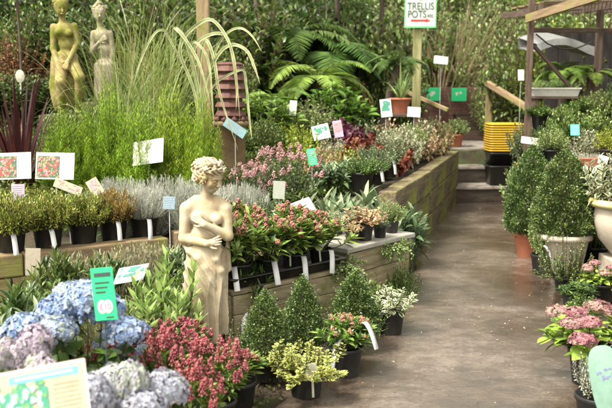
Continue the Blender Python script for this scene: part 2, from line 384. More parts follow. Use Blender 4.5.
def mophead(mb, c, rad, rng, n=170, pet=.0125):
    d = nrm(rng.normal(0, 1, (n, 3))); d[:, 2] = np.abs(d[:, 2]) * 1.0 - .35 * (rng.rand(n) < .35); d = nrm(d)
    lump = 1 + .07 * np.sin(d[:, :1] * 7 + c[0] * 50) * np.sin(d[:, 1:2] * 6 + d[:, 2:] * 5)
    P = c + d * rad * np.array([1, 1, .78]) * rng.uniform(.86, 1.06, (n, 1)) * lump
    d = nrm(d + rng.normal(0, .32, (n, 3)))
    a = nrm(np.cross(d, rng.normal(0, 1, (n, 3)))); b = np.cross(d, a)
    rn = np.clip(rng.normal(.5, .22, n) + .25 * np.sin(c[0] * 40), 0, 1)
    for k in range(4):
        an = k * PI / 2; dd = a * math.cos(an) + b * math.sin(an) + d * .25
        V = nrm(dd)
        strips(mb, P, V, pet * rng.uniform(.8, 1.2, n), pet * 1.05, .3, rng, 2, .35, 'round', ref=d, rnd=np.clip(rn + rng.normal(0, .12, n), 0, 1), jit=.2, rib=True)
def hydrangea(seed, R, Hh, heads, mat, name, hr=.06, leaf=None, ll=.12):
    r = np.random.RandomState(seed); tips = dome_tips(r, heads, R, Hh, .6, (.82, 1), .6)
    # keep heads apart
    for _ in range(30):
        for i in range(heads):
            for j in range(i):
                dd = tips[i] - tips[j]; L = np.linalg.norm(dd)
                if L < hr * 1.75: tips[i] += dd / max(L, 1e-3) * .006; tips[j] -= dd / max(L, 1e-3) * .006
    tips[:, 2] = np.maximum(tips[:, 2], Hh * .5)
    fl = MB()
    for p in tips: mophead(fl, p, hr * r.uniform(.8, 1.15), r, int(190 * (hr / .06) ** 1.35), .0125 * (hr / .06) ** .65)
    extra = dome_tips(r, 22, R * 1.05, Hh * .8, .5)
    lf, st, _, _ = shoots(r, np.concatenate([tips - [0, 0, hr * .5], extra]), ll, ll * .6, 7, 1.25, .3, .4, 'leaf', segs=4, sr=.004, fold=.2)
    spec(name, R, Hh, foliage=lf.mesh('foliage', leaf or leafmat('hydrangea_leaf', [(.03, .065, .015), (.07, .13, .03), (.11, .18, .04)])), stem=st.mesh('stem', STEMG), flower_head=fl.mesh('flower_head', mat))
HB = leafmat('blue_floret', [(.17, .24, .44), (.24, .31, .49), (.31, .37, .5), (.38, .42, .5), (.32, .38, .27)], trans=.3, rough=.6, blot=.12)
HL = leafmat('lilac_floret', [(.29, .24, .32), (.37, .31, .36), (.42, .38, .42), (.35, .38, .28)], trans=.3, rough=.6, blot=.12)
HW = leafmat('pale_floret', [(.29, .3, .38), (.37, .38, .42), (.42, .4, .44), (.36, .42, .3)], trans=.3, rough=.6, blot=.12)
HP = leafmat('pink_floret', [(.22, .07, .09), (.31, .14, .15), (.36, .23, .21), (.3, .27, .17)], trans=.3, rough=.6, blot=.15)
hydrangea(5, .25, .56, 7, HB, 'blue_hydrangea', .1)
hydrangea(6, .25, .5, 7, HL, 'lilac_hydrangea', .09)
hydrangea(7, .2, .45, 5, HW, 'pale_hydrangea', .1)
hydrangea(8, .22, .3, 9, HP, 'pink_hydrangea', .055, leaf=leafmat('lime_leaf', [(.11, .17, .03), (.2, .3, .05), (.32, .42, .09)]), ll=.1)

def mound(seed, R, Hh, n, ll, lw, mat, name, up=.6, prof='leaf', curl=.2, segs=2, rnd=.5, stems=True, rib=False, fl=None, flat=.3, inner=1.0, stem=STEMB):
    r = np.random.RandomState(seed); t = dome_tips(r, n, R, Hh, flat, (.45, 1), .5)
    lump = 1 + .1 * np.sin(t[:, 0] * 60 + t[:, 1] * 35) + .08 * np.sin(t[:, 1] * 70 - t[:, 0] * 30); t[:, 2] *= lump
    c = np.array([0, 0, -Hh * .3]); D = nrm(t - c) + [0, 0, up] + r.normal(0, rnd, (n, 3))
    lf = MB(); strips(lf, t - nrm(D) * ll * .5, D, ll * r.uniform(.6, 1.2, n), lw, curl, r, segs, .15, prof, jit=.6, rib=rib)
    p = dict(foliage=lf.mesh('foliage', mat))
    if stems:
        st = MB(); k = 60; q = dome_tips(r, k, R * .9, Hh * .85, flat); b = q * [.15, .15, 0]
        tubes(st, np.stack([b, (b + q) / 2 + q * [.1, .1, 0], q], 1), .0025, .001, 4); p['stem'] = st.mesh('stem', stem)
    if fl:
        fm = MB(); k = fl['n']; q = dome_tips(r, k, R, Hh * 1.04, flat, (.9, 1.05), .5)
        if fl.get('petal'):
            for a in range(5):
                an = a * 1.257; d = np.stack([np.full(k, math.cos(an)), np.full(k, math.sin(an)), np.full(k, .4)], -1) + r.normal(0, .15, (k, 3))
                strips(fm, q, d, fl['r'], fl['r'], .2, r, 2, 0, 'round', rnd=r.rand(k))
        else: buds(fm, np.concatenate([q + r.normal(0, fl['r'] * 1.3, (k, 3)) for _ in range(3)]), fl['r'], r)
        p['flower_cluster'] = fm.mesh('flower_cluster', fl['mat'])
    spec(name, R, Hh, **p)
SILV = leafmat('silver_leaf', [(.24, .26, .2), (.38, .39, .33), (.54, .54, .46)], trans=.15, rough=.7)
def feathery(seed, R, Hh, n, per, ll, lw, mat, name, stem=STEMG, flat=.35, el=.7, sr=.0018, t0=.2, curl=.05, zr=(.7, 1), prof='lin', segs=1):
    r = np.random.RandomState(seed); tips = dome_tips(r, n, R, Hh, flat, zr, .55)
    lf, st, _, _ = shoots(r, tips, ll, lw, per, el, curl, t0, prof, segs=segs, rib=False, sr=sr, lean=.05, base=.45)
    spec(name, R, Hh, foliage=lf.mesh('foliage', mat), stem=st.mesh('stem', stem))
feathery(9, .24, .2, 460, 26, .024, .0055, SILV, 'silver_mound', stem=SILV, flat=.5, el=.9)
LIME = leafmat('lime_needle', [(.13, .24, .015), (.24, .38, .03), (.35, .48, .05), (.42, .53, .09)], trans=.5, rough=.6)
feathery(10, .24, .75, 300, 70, .055, .006, LIME, 'feathery_conifer', flat=.05, el=1.0, t0=.12, zr=(.45, 1), curl=.15, prof='leaf', segs=2)
HEATH = leafmat('heath_leaf', [(.07, .11, .02), (.17, .23, .04), (.3, .36, .07), (.36, .28, .09)], trans=.25)
feathery(12, .17, .13, 260, 22, .024, .0075, HEATH, 'heath', stem=STEMB, flat=.35, el=1.0, prof='leaf', segs=2)
HEATH2 = leafmat('bronze_heath_leaf', [(.13, .1, .03), (.26, .2, .06), (.34, .19, .07), (.3, .3, .08)], trans=.25)
feathery(13, .17, .13, 240, 22, .022, .007, HEATH2, 'bronze_heath', stem=STEMB, flat=.5, el=.9, prof='leaf', segs=2)
GRNL = leafmat('green_leaf', [(.03, .06, .012), (.07, .13, .025), (.12, .19, .04), (.2, .27, .07)], rough=.35)
DKL = leafmat('dark_green_leaf', [(.014, .03, .008), (.04, .075, .018), (.08, .125, .03), (.13, .18, .05)], rough=.35)
PALEL = leafmat('pale_green_leaf', [(.1, .16, .05), (.22, .3, .1), (.36, .43, .18)], trans=.35)
GLAUC = leafmat('glaucous_leaf', [(.05, .085, .035), (.12, .17, .08), (.24, .29, .16)], rough=.5)
YEL = leafmat('yellow_green_leaf', [(.16, .2, .02), (.3, .36, .04), (.42, .45, .08)], trans=.35)
VARG = leafmat('variegated_leaf', [(.07, .13, .03), (.13, .2, .05)], edge=(.62, .56, .2), edgeat=.45)
VARW = leafmat('cream_variegated_leaf', [(.06, .12, .04), (.12, .18, .07)], edge=(.66, .64, .45), edgeat=.5)
REDL = leafmat('red_leaf', [(.1, .025, .02), (.18, .05, .03), (.25, .1, .05)], trans=.25)
PURL = leafmat('purple_leaf', [(.035, .01, .018), (.09, .02, .04), (.16, .05, .08)], trans=.2)
TRI = leafmat('tricolour_leaf', [(.12, .16, .05), (.3, .24, .1), (.42, .2, .13), (.48, .4, .22)], edge=(.55, .42, .26), edgeat=.6)
BRZ = leafmat('brown_leaf', [(.14, .07, .03), (.26, .14, .06), (.36, .22, .1)], trans=.3)
PINKF = leafmat('pink_flower', [(.34, .13, .15), (.46, .25, .26), (.56, .4, .38)], trans=.2)
ROSEF = leafmat('rose_flower', [(.4, .05, .09), (.5, .15, .18)], trans=.2)
LILF = leafmat('lilac_flower', [(.32, .26, .42), (.5, .45, .58)], trans=.2)
WHF = leafmat('white_flower', [(.72, .72, .62), (.82, .82, .76)], trans=.2)

def leafy(seed, R, Hh, n, ll, lw, per, mat, name, elev=1.0, curl=.2, t0=.3, prof='leaf', whorl=0, flat=.4, stem=STEMG, fl=None, zr=(.7, 1), segs=3, lean=.2, sr=.002, fill=.55, taper=.35, base=.12):
    r = np.random.RandomState(seed); tips = dome_tips(r, n, R, Hh, flat, zr, fill)
    lf, st, tp, tn = shoots(r, tips, ll, lw, per, elev, curl, t0, prof, whorl=whorl, segs=segs, lean=lean, sr=sr, taper=taper, base=base)
    p = dict(foliage=lf.mesh('foliage', mat), stem=st.mesh('stem', stem))
    if fl:
        k = r.rand(n) < fl.get('p', .7)
        p['flower_cluster'] = panicles(r, tp[k], nrm(tn[k] + [0, 0, .5]), fl.get('h', .03), fl.get('w', .015), fl.get('n', 30), fl.get('r', .004)).mesh('flower_cluster', fl['mat'])
    spec(name, R, Hh, **p)
leafy(20, .17, .25, 60, .028, .019, 20, VARG, 'variegated_euonymus', 1.1, .15, .2, 'leaf', lean=.5, zr=(-.3, 1), base=.3)
leafy(21, .2, .3, 26, .13, .034, 13, GLAUC, 'rhododendron', 1.0, .3, .5, 'lance', whorl=1, sr=.004)
leafy(22, .2, .3, 30, .09, .024, 14, DKL, 'dark_pieris', .9, .25, .4, 'lance', whorl=1, sr=.003)
leafy(23, .12, .7, 9, .1, .026, 34, leafmat('spurge_leaf', [(.14, .22, .06), (.26, .36, .1), (.4, .5, .18)], trans=.4), 'tall_spurge', .95, .12, .1, 'lance', flat=.5, zr=(.55, 1), sr=.005, segs=3, taper=.6)
leafy(24, .2, .24, 60, .03, .016, 18, PALEL, 'pale_shrub', 1.0, .2, .25)
leafy(25, .2, .24, 70, .026, .014, 18, GRNL, 'green_shrub', 1.0, .2, .25)
leafy(26, .2, .22, 60, .03, .018, 16, TRI, 'tricolour_shrub', 1.1, .2, .25)
leafy(27, .2, .22, 60, .026, .018, 16, YEL, 'golden_shrub', 1.1, .15, .25)
leafy(28, .18, .16, 40, .05, .048, 9, PURL, 'purple_heuchera', 1.2, .3, .5, 'round')
leafy(29, .18, .16, 40, .045, .042, 9, REDL, 'red_heuchera', 1.2, .3, .5, 'round')
leafy(30, .22, .3, 80, .022, .012, 20, GLAUC, 'pink_hebe', .9, .15, .3, fl=dict(mat=PINKF, p=.9, h=.035, w=.018, n=34, r=.0042))
leafy(31, .18, .2, 55, .03, .016, 16, VARW, 'cream_shrub', 1.0, .2, .2)
leafy(32, .2, .22, 70, .03, .013, 18, GLAUC, 'glaucous_shrub', 1.0, .3, .2)
leafy(33, .1, .36, 12, .018, .007, 46, leafmat('hebe_leaf', [(.12, .16, .08), (.25, .3, .16), (.4, .42, .26)]), 'spiky_hebe', .7, .1, .05, 'leaf', zr=(.6, 1), flat=.3, segs=2)
leafy(34, .13, .17, 30, .035, .028, 10, TRI, 'houttuynia', 1.2, .2, .3, 'leaf')
mound(35, .3, .2, 9000, .02, .006, leafmat('thyme_leaf', [(.12, .12, .07), (.22, .22, .13), (.34, .3, .2), (.16, .2, .06)]), 'thyme_mat', flat=.75, prof='leaf', up=1.2)
leafy(36, .2, .3, 60, .05, .022, 14, GRNL, 'leafy_shrub', 1.0, .25, .25)
leafy(37, .17, .24, 26, .06, .034, 12, VARW, 'cream_variegated_shrub', 1.1, .2, .2, 'leaf')
leafy(38, .16, .2, 50, .02, .008, 26, SILV, 'silver_shrub', .9, .2, .2, 'leaf', segs=2, lean=.4)
leafy(39, .2, .34, 90, .022, .013, 24, LBOX, 'loose_box', 1.0, .2, .1, stem=STEMB, zr=(.2, 1), base=.5)
leafy(46, .17, .1, 46, .032, .022, 16, PALEL, 'ivy_trail', 1.1, .3, .15, 'leaf', lean=.6, zr=(-2.2, 1), base=.4)
# bigger garden shrubs
leafy(40, .6, .9, 130, .1, .05, 18, DKL, 'dark_shrub', 1.0, .3, .35, sr=.006, stem=STEMB)
leafy(41, .6, .9, 150, .075, .04, 20, GRNL, 'bushy_shrub', 1.0, .3, .3, sr=.006, stem=STEMB)
leafy(42, .6, .9, 150, .07, .036, 20, PALEL, 'light_shrub', 1.0, .3, .3, sr=.006, stem=STEMB)
leafy(43, .6, .9, 130, .07, .03, 16, BRZ, 'rusty_shrub', 1.0, .3, .3, sr=.006, stem=STEMB)
leafy(44, .6, .9, 60, .2, .1, 10, leafmat('big_leaf', [(.03, .07, .012), (.08, .16, .025), (.15, .25, .05)], rough=.3), 'broad_leaf_shrub', 1.1, .35, .45, sr=.008)
leafy(45, .5, .8, 170, .045, .02, 26, YEL, 'golden_bush', 1.0, .2, .3, sr=.004)
# ferns
def fern(seed, n, L, mat, name, arch=.75, trunk=0):
    r = np.random.RandomState(seed); lf = MB(); st = MB()
    for i in range(n):
        ph = i * 2.4 + r.uniform(-.3, .3); l = L * r.uniform(.75, 1.1); e0 = r.uniform(.55, 1.25)
        K = 30; t = np.linspace(0, 1, K); ang = e0 - t * (1.3 + arch * r.uniform(.6, 1.2))
        ds = l / K; xr = np.cumsum(np.cos(ang) * ds); zz = np.cumsum(np.sin(ang) * ds) + trunk
        P = np.stack([xr * math.cos(ph), xr * math.sin(ph), zz], -1)
        tubes(st, P[None], .006, .0015, 4)
        T = nrm(np.gradient(P, axis=0)); sdv = np.array([-math.sin(ph), math.cos(ph), 0])
        M_ = 46; ti = np.linspace(.12, .99, M_); idx = ti * (K - 1); i0 = np.minimum(idx.astype(int), K - 2); fr = (idx - i0)[:, None]
        Q = P[i0] * (1 - fr) + P[i0 + 1] * fr; TT = T[i0]
        w_ = l * .24 * np.sin(PI * np.clip(ti * .93 + .03, 0, 1) ** .8)
        for s in (-1, 1):
            D = sdv * s + TT * .45 + r.normal(0, .05, (M_, 3))
            strips(lf, Q, D, w_, .0135 * L / .6 + 0 * w_, .22, r, 3, .1, 'lance', ref=np.cross(sdv, TT.mean(0)) * -1, jit=.1, rnd=np.clip(r.rand(M_) * .4 + r.rand() * .6, 0, 1))
    spec(name, L * .8, L * .6, foliage=lf.mesh('foliage', mat), stem=st.mesh('stem', STEMG))
FERN = leafmat('fern_leaf', [(.07, .13, .02), (.14, .23, .04), (.24, .34, .08)], trans=.35)
fern(50, 15, .75, FERN, 'fern')
fern(51, 18, 1.15, leafmat('dark_fern_leaf', [(.025, .06, .012), (.06, .12, .025), (.12, .19, .05)], trans=.35), 'tree_fern')
# grasses and swords
def grass(seed, n, L, W, mat, name, spread=.35, droop=.9, e=(.9, 1.5), segs=8, base=.1, prof='blade', stem=None):
    r = np.random.RandomState(seed); lf = MB()
    ph = r.rand(n) * 2 * PI; el = r.uniform(e[0], e[1], n); rb = base * np.sqrt(r.rand(n))
    B = np.stack([rb * np.cos(ph), rb * np.sin(ph), 0 * ph], -1)
    D = np.stack([np.cos(el) * np.cos(ph), np.cos(el) * np.sin(ph), np.sin(el)], -1)
    Lr = L * r.uniform(.55, 1.1, n)
    # ref = direction so leaf droops outward/down
    K = segs + 1; t = np.linspace(0, 1, K)
    dr = droop * r.uniform(.3, 1.2, n)
    ang = el[:, None] - dr[:, None] * 1.9 * t[None] ** 1.7
    ds = Lr[:, None] / segs
    x = np.concatenate([np.zeros((n, 1)), np.cumsum(np.cos(ang[:, :-1]) * ds, 1)], 1); z = np.concatenate([np.zeros((n, 1)), np.cumsum(np.sin(ang[:, :-1]) * ds, 1)], 1)
    P = B[:, None] + np.stack([x * np.cos(ph)[:, None], x * np.sin(ph)[:, None], z], -1)
    tw = r.normal(0, .5, n)
    sdv = np.stack([-np.sin(ph + tw), np.cos(ph + tw), r.normal(0, .2, n)], -1)[:, None]
    w_ = (PROF[prof](t) * .5)[None, :, None] * (W * r.uniform(.6, 1.2, n))[:, None, None]
    nn = np.array([0, 0, 1.]) * w_ * .35
    V = np.stack([P - sdv * w_ + nn, P, P + sdv * w_ + nn], 2).reshape(-1, 3)
    q = []
    for i in range(segs):
        for j in range(2): a = i * 3 + j; q.append((a, a + 1, a + 4, a + 3))
    Q = (np.array(q)[None] + (np.arange(n) * K * 3)[:, None, None]).reshape(-1, 4)
    A = np.ones((n, K, 3, 4)); A[..., 0] = r.rand(n)[:, None, None]; A[..., 1] = t[None, :, None]; A[..., 2] = np.array([1, 0, 1])[None, None]
    lf.add(V, Q, a=A.reshape(-1, 4))
    spec(name, L * .6, L * .8, foliage=lf.mesh('foliage', mat))
GR1 = leafmat('grass_blade', [(.07, .13, .03), (.15, .23, .05), (.25, .33, .1), (.38, .42, .2)], edge=None, trans=.4)
GR2 = leafmat('striped_blade', [(.2, .27, .09), (.34, .39, .17)], edge=(.52, .5, .3), tip=(.3, .2, .1), tipat=.9, edgeat=.5, trans=.35)
grass(60, 120, 1.6, .017, GR1, 'tall_grass', droop=.95, e=(.85, 1.5), base=.16, segs=12)
grass(61, 26, 1.0, .04, GR2, 'striped_grass', droop=.9, e=(.95, 1.45), base=.06, segs=12)
grass(66, 80, 1.25, .011, GR1, 'fine_grass', droop=1.25, e=(.8, 1.5), base=.12, segs=12)
grass(62, 60, .8, .042, leafmat('crimson_sword', [(.02, .007, .008), (.05, .014, .015), (.1, .03, .026)], trans=.2), 'crimson_cordyline', droop=.15, e=(.5, 1.5), base=.05)
grass(63, 190, .7, .006, leafmat('tan_grass', [(.2, .2, .07), (.32, .3, .13), (.14, .2, .05)], trans=.4), 'straw_grass', droop=.7, e=(.9, 1.5), base=.15)
grass(64, 260, 1.1, .016, leafmat('dry_blade', [(.2, .2, .08), (.34, .27, .16), (.42, .33, .22), (.3, .34, .14)], trans=.4), 'dry_grass', droop=.9, e=(.6, 1.5), base=.3)
grass(65, 36, .5, .03, PALEL, 'strap_leaf_plant', droop=.8, e=(.6, 1.5), base=.04)

# ------------------------------------------------------------------ pots
def potmesh(name, R, Hh, mat, rim=.012, taper=.78, seg=36):
    mb = MB(); r0 = R * taper
    lathe(mb, [(0.001, 0), (r0 * .97, 0), (r0, .004), (R * .96, Hh * .86), (R * .965, Hh * .862), (R + rim * .3, Hh * .862), (R + rim * .3, Hh * .99), (R + rim * .1, Hh), (R - .006, Hh), (R - .008, Hh * .9), (.001, Hh * .9)], seg)
    return mb.mesh(name, mat)
POTS = {}
def pot(kind):
    if kind in POTS: return POTS[kind]
    if kind == 'black': m = potmesh('pot', .11, .18, BLACKPOT)
    elif kind == 'terracotta': m = potmesh('pot', .13, .2, TERRA, rim=.04, taper=.72)
    elif kind == 'cream': m = potmesh('pot', .13, .2, STONEPOT, rim=.04, taper=.72)
    elif kind == 'stone':
        mb = MB(); lathe(mb, [(.001, 0), (.1, 0), (.11, .02), (.2, .12), (.235, .24), (.225, .31), (.225, .32), (.255, .325), (.262, .345), (.255, .365), (.22, .365), (.21, .33), (.001, .33)], 40); m = mb.mesh('pot', STONEPOT)
    POTS[kind] = m
    return m
PH = {'cream': .2, 'black': .18, 'terracotta': .2, 'stone': .365}; PR = {'cream': .13, 'black': .11, 'terracotta': .13, 'stone': .24}
SOILM = {}
def soil_disc():
    if 's' not in SOILM:
        mb = MB(); r = np.random.RandomState(3); lathe(mb, [(.001, .006), (.03, .004), (.06, .007), (.095, .002)], 20); SOILM['s'] = mb.mesh('soil', SOIL)
    return SOILM['s']
# small plastic plant tags
def tagmesh(kind):
    k = 'tag' + kind
    if k in SOILM: return SOILM[k]
    mb = MB()
    if kind == 'strip':
        n = 9; t = np.linspace(0, 1, n); w_ = .012
        x = np.zeros(n); y = -.06 * t; z = .03 * np.sin(t * PI * .6) - .125 * t ** 1.6
        top = np.stack([x - w_, y, z], -1); bot = np.stack([x + w_, y, z], -1); th = np.array([0, .0006, -.0012])
        V = np.concatenate([top, bot, top + th, bot + th]); q = []
        for i in range(n - 1): q += [(i, i + 1, n + i + 1, n + i), (2 * n + i, 3 * n + i, 3 * n + i + 1, 2 * n + i + 1), (i, 2 * n + i, 2 * n + i + 1, i + 1), (n + i, n + i + 1, 3 * n + i + 1, 3 * n + i)]
        q += [(0, n, 3 * n, 2 * n), (n - 1, 3 * n - 1, 4 * n - 1, 2 * n - 1)]
        mb.add(V, q)
        SOILM[k] = mb.mesh('plant_label', TAGW)
    else:  # oval picture tag
        seg = 20; an = np.arange(seg) / seg * 2 * PI
        rings = []
        for s, dy in ((.001, -.001), (.97, -.001), (1, -.0005), (1, .0005), (.97, .001), (.001, .001)):
            rings.append(np.stack([.024 * s * np.cos(an), np.full(seg, dy), .04 + .034 * s * np.sin(an)], -1))
        loft(mb, rings, seg); mb.add([[-.004, 0, -.05], [.004, 0, -.05], [.004, 0, .012], [-.004, 0, .012]], [(0, 1, 2, 3)])
        SOILM[k] = mb.mesh('plant_label', surfmat('picture_tag', [(.22, .3, .14), (.4, .42, .33), (.4, .16, .16)], scale=60, rough=.4, bump=0))
    return SOILM[k]

RR = random.Random(9)
def plant(name, label, cat, sp, u, Y, vtop, wpx, z=None, potk=None, pr=None, rz=None, group=None, tags=(), xy=None, topi=False):
    """sp: species; u,Y place it; vtop/wpx its visible top and width (photo px); z: what it stands on"""
    s = SPEC[sp]
    if xy is None: x = (u - U0) / F * (Y * math.cos(TH) + 0) ; x = at(u, vtop, Y).x
    else: x, Y = xy
    if z is None: z = hz(x, Y) - .005
    ztop = at(u, vtop, Y).z
    rad = px(wpx, Y) / 2
    root = thing(name, label, cat, (x, Y, z), 0, group)
    ph = 0
    if potk:
        pr = pr or rad * .62; k = pr / PR[potk]; ph = PH[potk] * k * .93
        link('pot', pot(potk), root, sc=(k, k, k))
        link('soil', soil_disc(), root, (0, 0, ph - .012), sc=(pr / .11,) * 3)
    hh = max(.06, ztop - z - ph)
    rz = RR.uniform(0, 6.28) if rz is None else rz
    sx = rad / s['R']; zo = ph * .93
    if 'fern' in sp:
        sz = sx; cz = max(ztop - z - s['H'] * sx * .62, ph)
        if cz > .3:
            m_ = MB(); tubes(m_, np.array([[[0, 0, -.03], [0, 0, cz * .5], [0, 0, cz]]]), .07 * sx + .02, .05 * sx + .02, 9); link('trunk', m_.mesh('trunk', BARK), root)
        zo = cz
    else:
        sz = hh / s['H']
        if sz > 1.5 * sx and not topi: sx = min(sz / 1.5, sx * 1.3); sz = min(sz, 1.75 * sx)
        sz = max(sz, .5 * sx)
    for pn, me in s['parts'].items():
        link(pn, me, root, (0, 0, zo), (0, 0, rz), (sx, sx, sz))
    for kind, du, ang, tz in tags:
        o = link('plant_label', tagmesh(kind), root, ((du) * (pr or rad * .6), -(pr or rad * .6) * (1.3 if kind == 'oval' else .98), ph + tz), (RR.uniform(-.15, .1), RR.uniform(-.15, .15), ang), (1.4, 1.4, 1.4))
    return root
# ================================================================== setting
def grid_obj(name, xs, ys, zf, mat, parent=None):
    X, Y = np.meshgrid(xs, ys, indexing='xy'); Z = zf(X, Y)
    V = np.stack([X, Y, Z], -1).reshape(-1, 3); nx, ny = len(xs), len(ys)
    i, j = np.meshgrid(np.arange(nx - 1), np.arange(ny - 1)); a = (j * nx + i).ravel()
    mb = MB(); mb.add(V, np.stack([a, a + 1, a + nx + 1, a + nx], -1))
    return link(name, mb.mesh(name, mat), parent)
GROUND = surfmat('earth', [(.012, .009, .006), (.035, .024, .015), (.07, .05, .03)], scale=5, rough=.9, bump=1, fine=60, moss=(.035, .05, .012), mossamt=.4)
xs = np.concatenate([np.linspace(-60, -7, 28)[:-1], np.arange(-7, 7, .06), np.linspace(7, 60, 28)])
ys = np.concatenate([np.linspace(-12, 1, 10)[:-1], np.arange(1, 17, .06), np.linspace(17, 110, 30)])
def gz(X, Y):
    z = H(X, Y); return z + .012 * np.sin(X * 9 + Y * 4) * np.cos(Y * 11 - X * 5) * (z > .05)
tag(grid_obj('ground', xs, ys, gz, GROUND), kind='structure')
# wet concrete path
def pathmat():
    m, nt, nd, lk = newmat('wet_concrete')
    tc = nd.new('ShaderNodeTexCoord')
    mp = nd.new('ShaderNodeMapping'); mp.inputs['Scale'].default_value = (.85, 1.1, 1); lk.new(tc.outputs['Object'], mp.inputs[0])
    def noise(sc, det, rg=.6, dist=0):
        n = nd.new('ShaderNodeTexNoise'); n.inputs['Scale'].default_value = sc; n.inputs['Detail'].default_value = det; n.inputs['Roughness'].default_value = rg; n.inputs['Distortion'].default_value = dist
        lk.new(mp.outputs[0], n.inputs['Vector']); return n.outputs[0]
    big = noise(1.1, 6, .6, .6); mid = noise(7, 8, .7); fine = noise(55, 6, .75); vor = nd.new('ShaderNodeTexVoronoi'); vor.inputs['Scale'].default_value = 150; lk.new(tc.outputs['Object'], vor.inputs['Vector'])
    r = ramp(nd, [(.07, .055, .043), (.11, .09, .073), (.16, .135, .113)], [.36, .5, .66]); lk.new(mid, r.inputs[0])
    r2 = ramp(nd, [(.5, .42, .36), (1.12, 1.1, 1.08)], [.38, .6]); lk.new(big, r2.inputs[0])
    mm = nd.new('ShaderNodeMix'); mm.data_type = 'RGBA'; mm.blend_type = 'MULTIPLY'; mm.inputs[0].default_value = 1
    lk.new(r.outputs[0], mm.inputs[6]); lk.new(r2.outputs[0], mm.inputs[7])
    r3 = ramp(nd, [(.66, .62, .58), (1.25, 1.23, 1.2)], [.36, .64]); lk.new(fine, r3.inputs[0])
    m2 = nd.new('ShaderNodeMix'); m2.data_type = 'RGBA'; m2.blend_type = 'MULTIPLY'; m2.inputs[0].default_value = 1
    lk.new(mm.outputs[2], m2.inputs[6]); lk.new(r3.outputs[0], m2.inputs[7])
    p = nd.new('ShaderNodeBsdfPrincipled'); lk.new(m2.outputs[2], p.inputs['Base Color'])
    mr = nd.new('ShaderNodeMapRange'); mr.inputs[1].default_value = .4; mr.inputs[2].default_value = .62; mr.inputs[3].default_value = .06; mr.inputs[4].default_value = .34
    lk.new(big, mr.inputs[0]); lk.new(mr.outputs[0], p.inputs['Roughness']); p.inputs['Specular IOR Level'].default_value = .8
    a = nd.new('ShaderNodeMath'); a.operation = 'MULTIPLY_ADD'; lk.new(fine, a.inputs[0]); a.inputs[1].default_value = .5; lk.new(mid, a.inputs[2])
    b = nd.new('ShaderNodeBump'); b.inputs['Strength'].default_value = .5; b.inputs['Distance'].default_value = .012; lk.new(a.outputs[0], b.inputs['Height']); lk.new(b.outputs[0], p.inputs['Normal'])
    b2 = nd.new('ShaderNodeBump'); b2.inputs['Strength'].default_value = .35; b2.inputs['Distance'].default_value = .01; lk.new(a.outputs[0], b2.inputs['Height']); lk.new(b2.outputs[0], p.inputs['Coat Normal'])
    cr = nd.new('ShaderNodeMapRange'); cr.inputs[1].default_value = .42; cr.inputs[2].default_value = .56; cr.inputs[3].default_value = 1.0; cr.inputs[4].default_value = .6; lk.new(big, cr.inputs[0]); lk.new(cr.outputs[0], p.inputs['Coat Weight'])
    p.inputs['Coat Roughness'].default_value = .07; p.inputs['Coat IOR'].default_value = 1.45
    o = nd.new('ShaderNodeOutputMaterial'); lk.new(p.outputs[0], o.inputs[0]); return m
PATH = pathmat()
L_ = [(-1.2, .5), (-.6, 3.0), (.05, 4.3), (.4, 5.0), (.72, 6.1), (1.0, 7.2), (1.3, 8.72), (2.06, 11.3)]
R_ = [(1.6, .5), (1.5, 3.0), (1.52, 4.2), (1.72, 5.44), (1.95, 6.5), (2.28, 7.6), (2.6, 9.2), (2.98, 11.3)]
mb = MB(); V = []
K = 90; NX = 40; yy = np.linspace(.5, 11.06, K)
lx = np.interp(yy, [p[1] for p in L_], [p[0] for p in L_]); rx = np.interp(yy, [p[1] for p in R_], [p[0] for p in R_])
lx = lx - .05 + .02 * np.sin(yy * 9); rx = rx + .05 + .03 * np.sin(yy * 7 + 1) + .02 * np.sin(yy * 19)
g = np.linspace(0, 1, NX)
X = lx[:, None] * (1 - g) + rx[:, None] * g; Yg = np.repeat(yy[:, None], NX, 1)
Z = .02 + .004 * np.sin(X * 5 + Yg * 3) + .003 * np.sin(X * 11 - Yg * 7) - .03 * (np.abs(g - .5)[None] > .49)
i, j = np.meshgrid(np.arange(NX - 1), np.arange(K - 1)); a = (j * NX + i).ravel()
mb.add(np.stack([X, Yg, Z], -1), np.stack([a, a + 1, a + NX + 1, a + NX], -1))
tag(link('path', mb.mesh('path', PATH)), kind='structure')

# steps
STEPM = surfmat('worn_step', [(.02, .014, .01), (.04, .03, .02), (.075, .056, .04)], scale=4, stretch=(1, 5, 5), rough=.5, bump=.5, rrange=(.25, .6))
NOSE = surfmat('pale_tread', [(.12, .105, .085), (.21, .185, .155), (.29, .265, .23)], scale=6, rough=.4, bump=.25, rrange=(.25, .55))
stp = thing('garden_steps', 'three wide worn steps with pale wet treads at the end of the path', 'steps', (2.0, 11.08, 0))
tops = [.235, .455, .675]; fr = [11.08, 11.55, 12.05]
for k in range(3):
    z0 = tops[k - 1] if k else -.02
    wd = 1.1 - .02 * k
    o = link('riser', boxmesh('riser', wd, .06 + .002 * k, tops[k] - z0 - .034, STEPM, .008, 'b', cuts=6, jitter=.004), stp, (wd / 2, fr[k] - 11.08 + .03, z0 + .001))
    dep = (fr[k + 1] if k < 2 else 13.6) - fr[k]
    o = link('tread', boxmesh('tread', wd + .02, dep + .05, .034, NOSE, .008, 'b', cuts=6, jitter=.003), stp, (wd / 2, dep / 2 + fr[k] - 11.08, tops[k] - .034))
st2 = thing('back_steps', 'narrow dark flight of steps climbing beyond the yellow tubs', 'steps', (2.62, 13.65, .66))
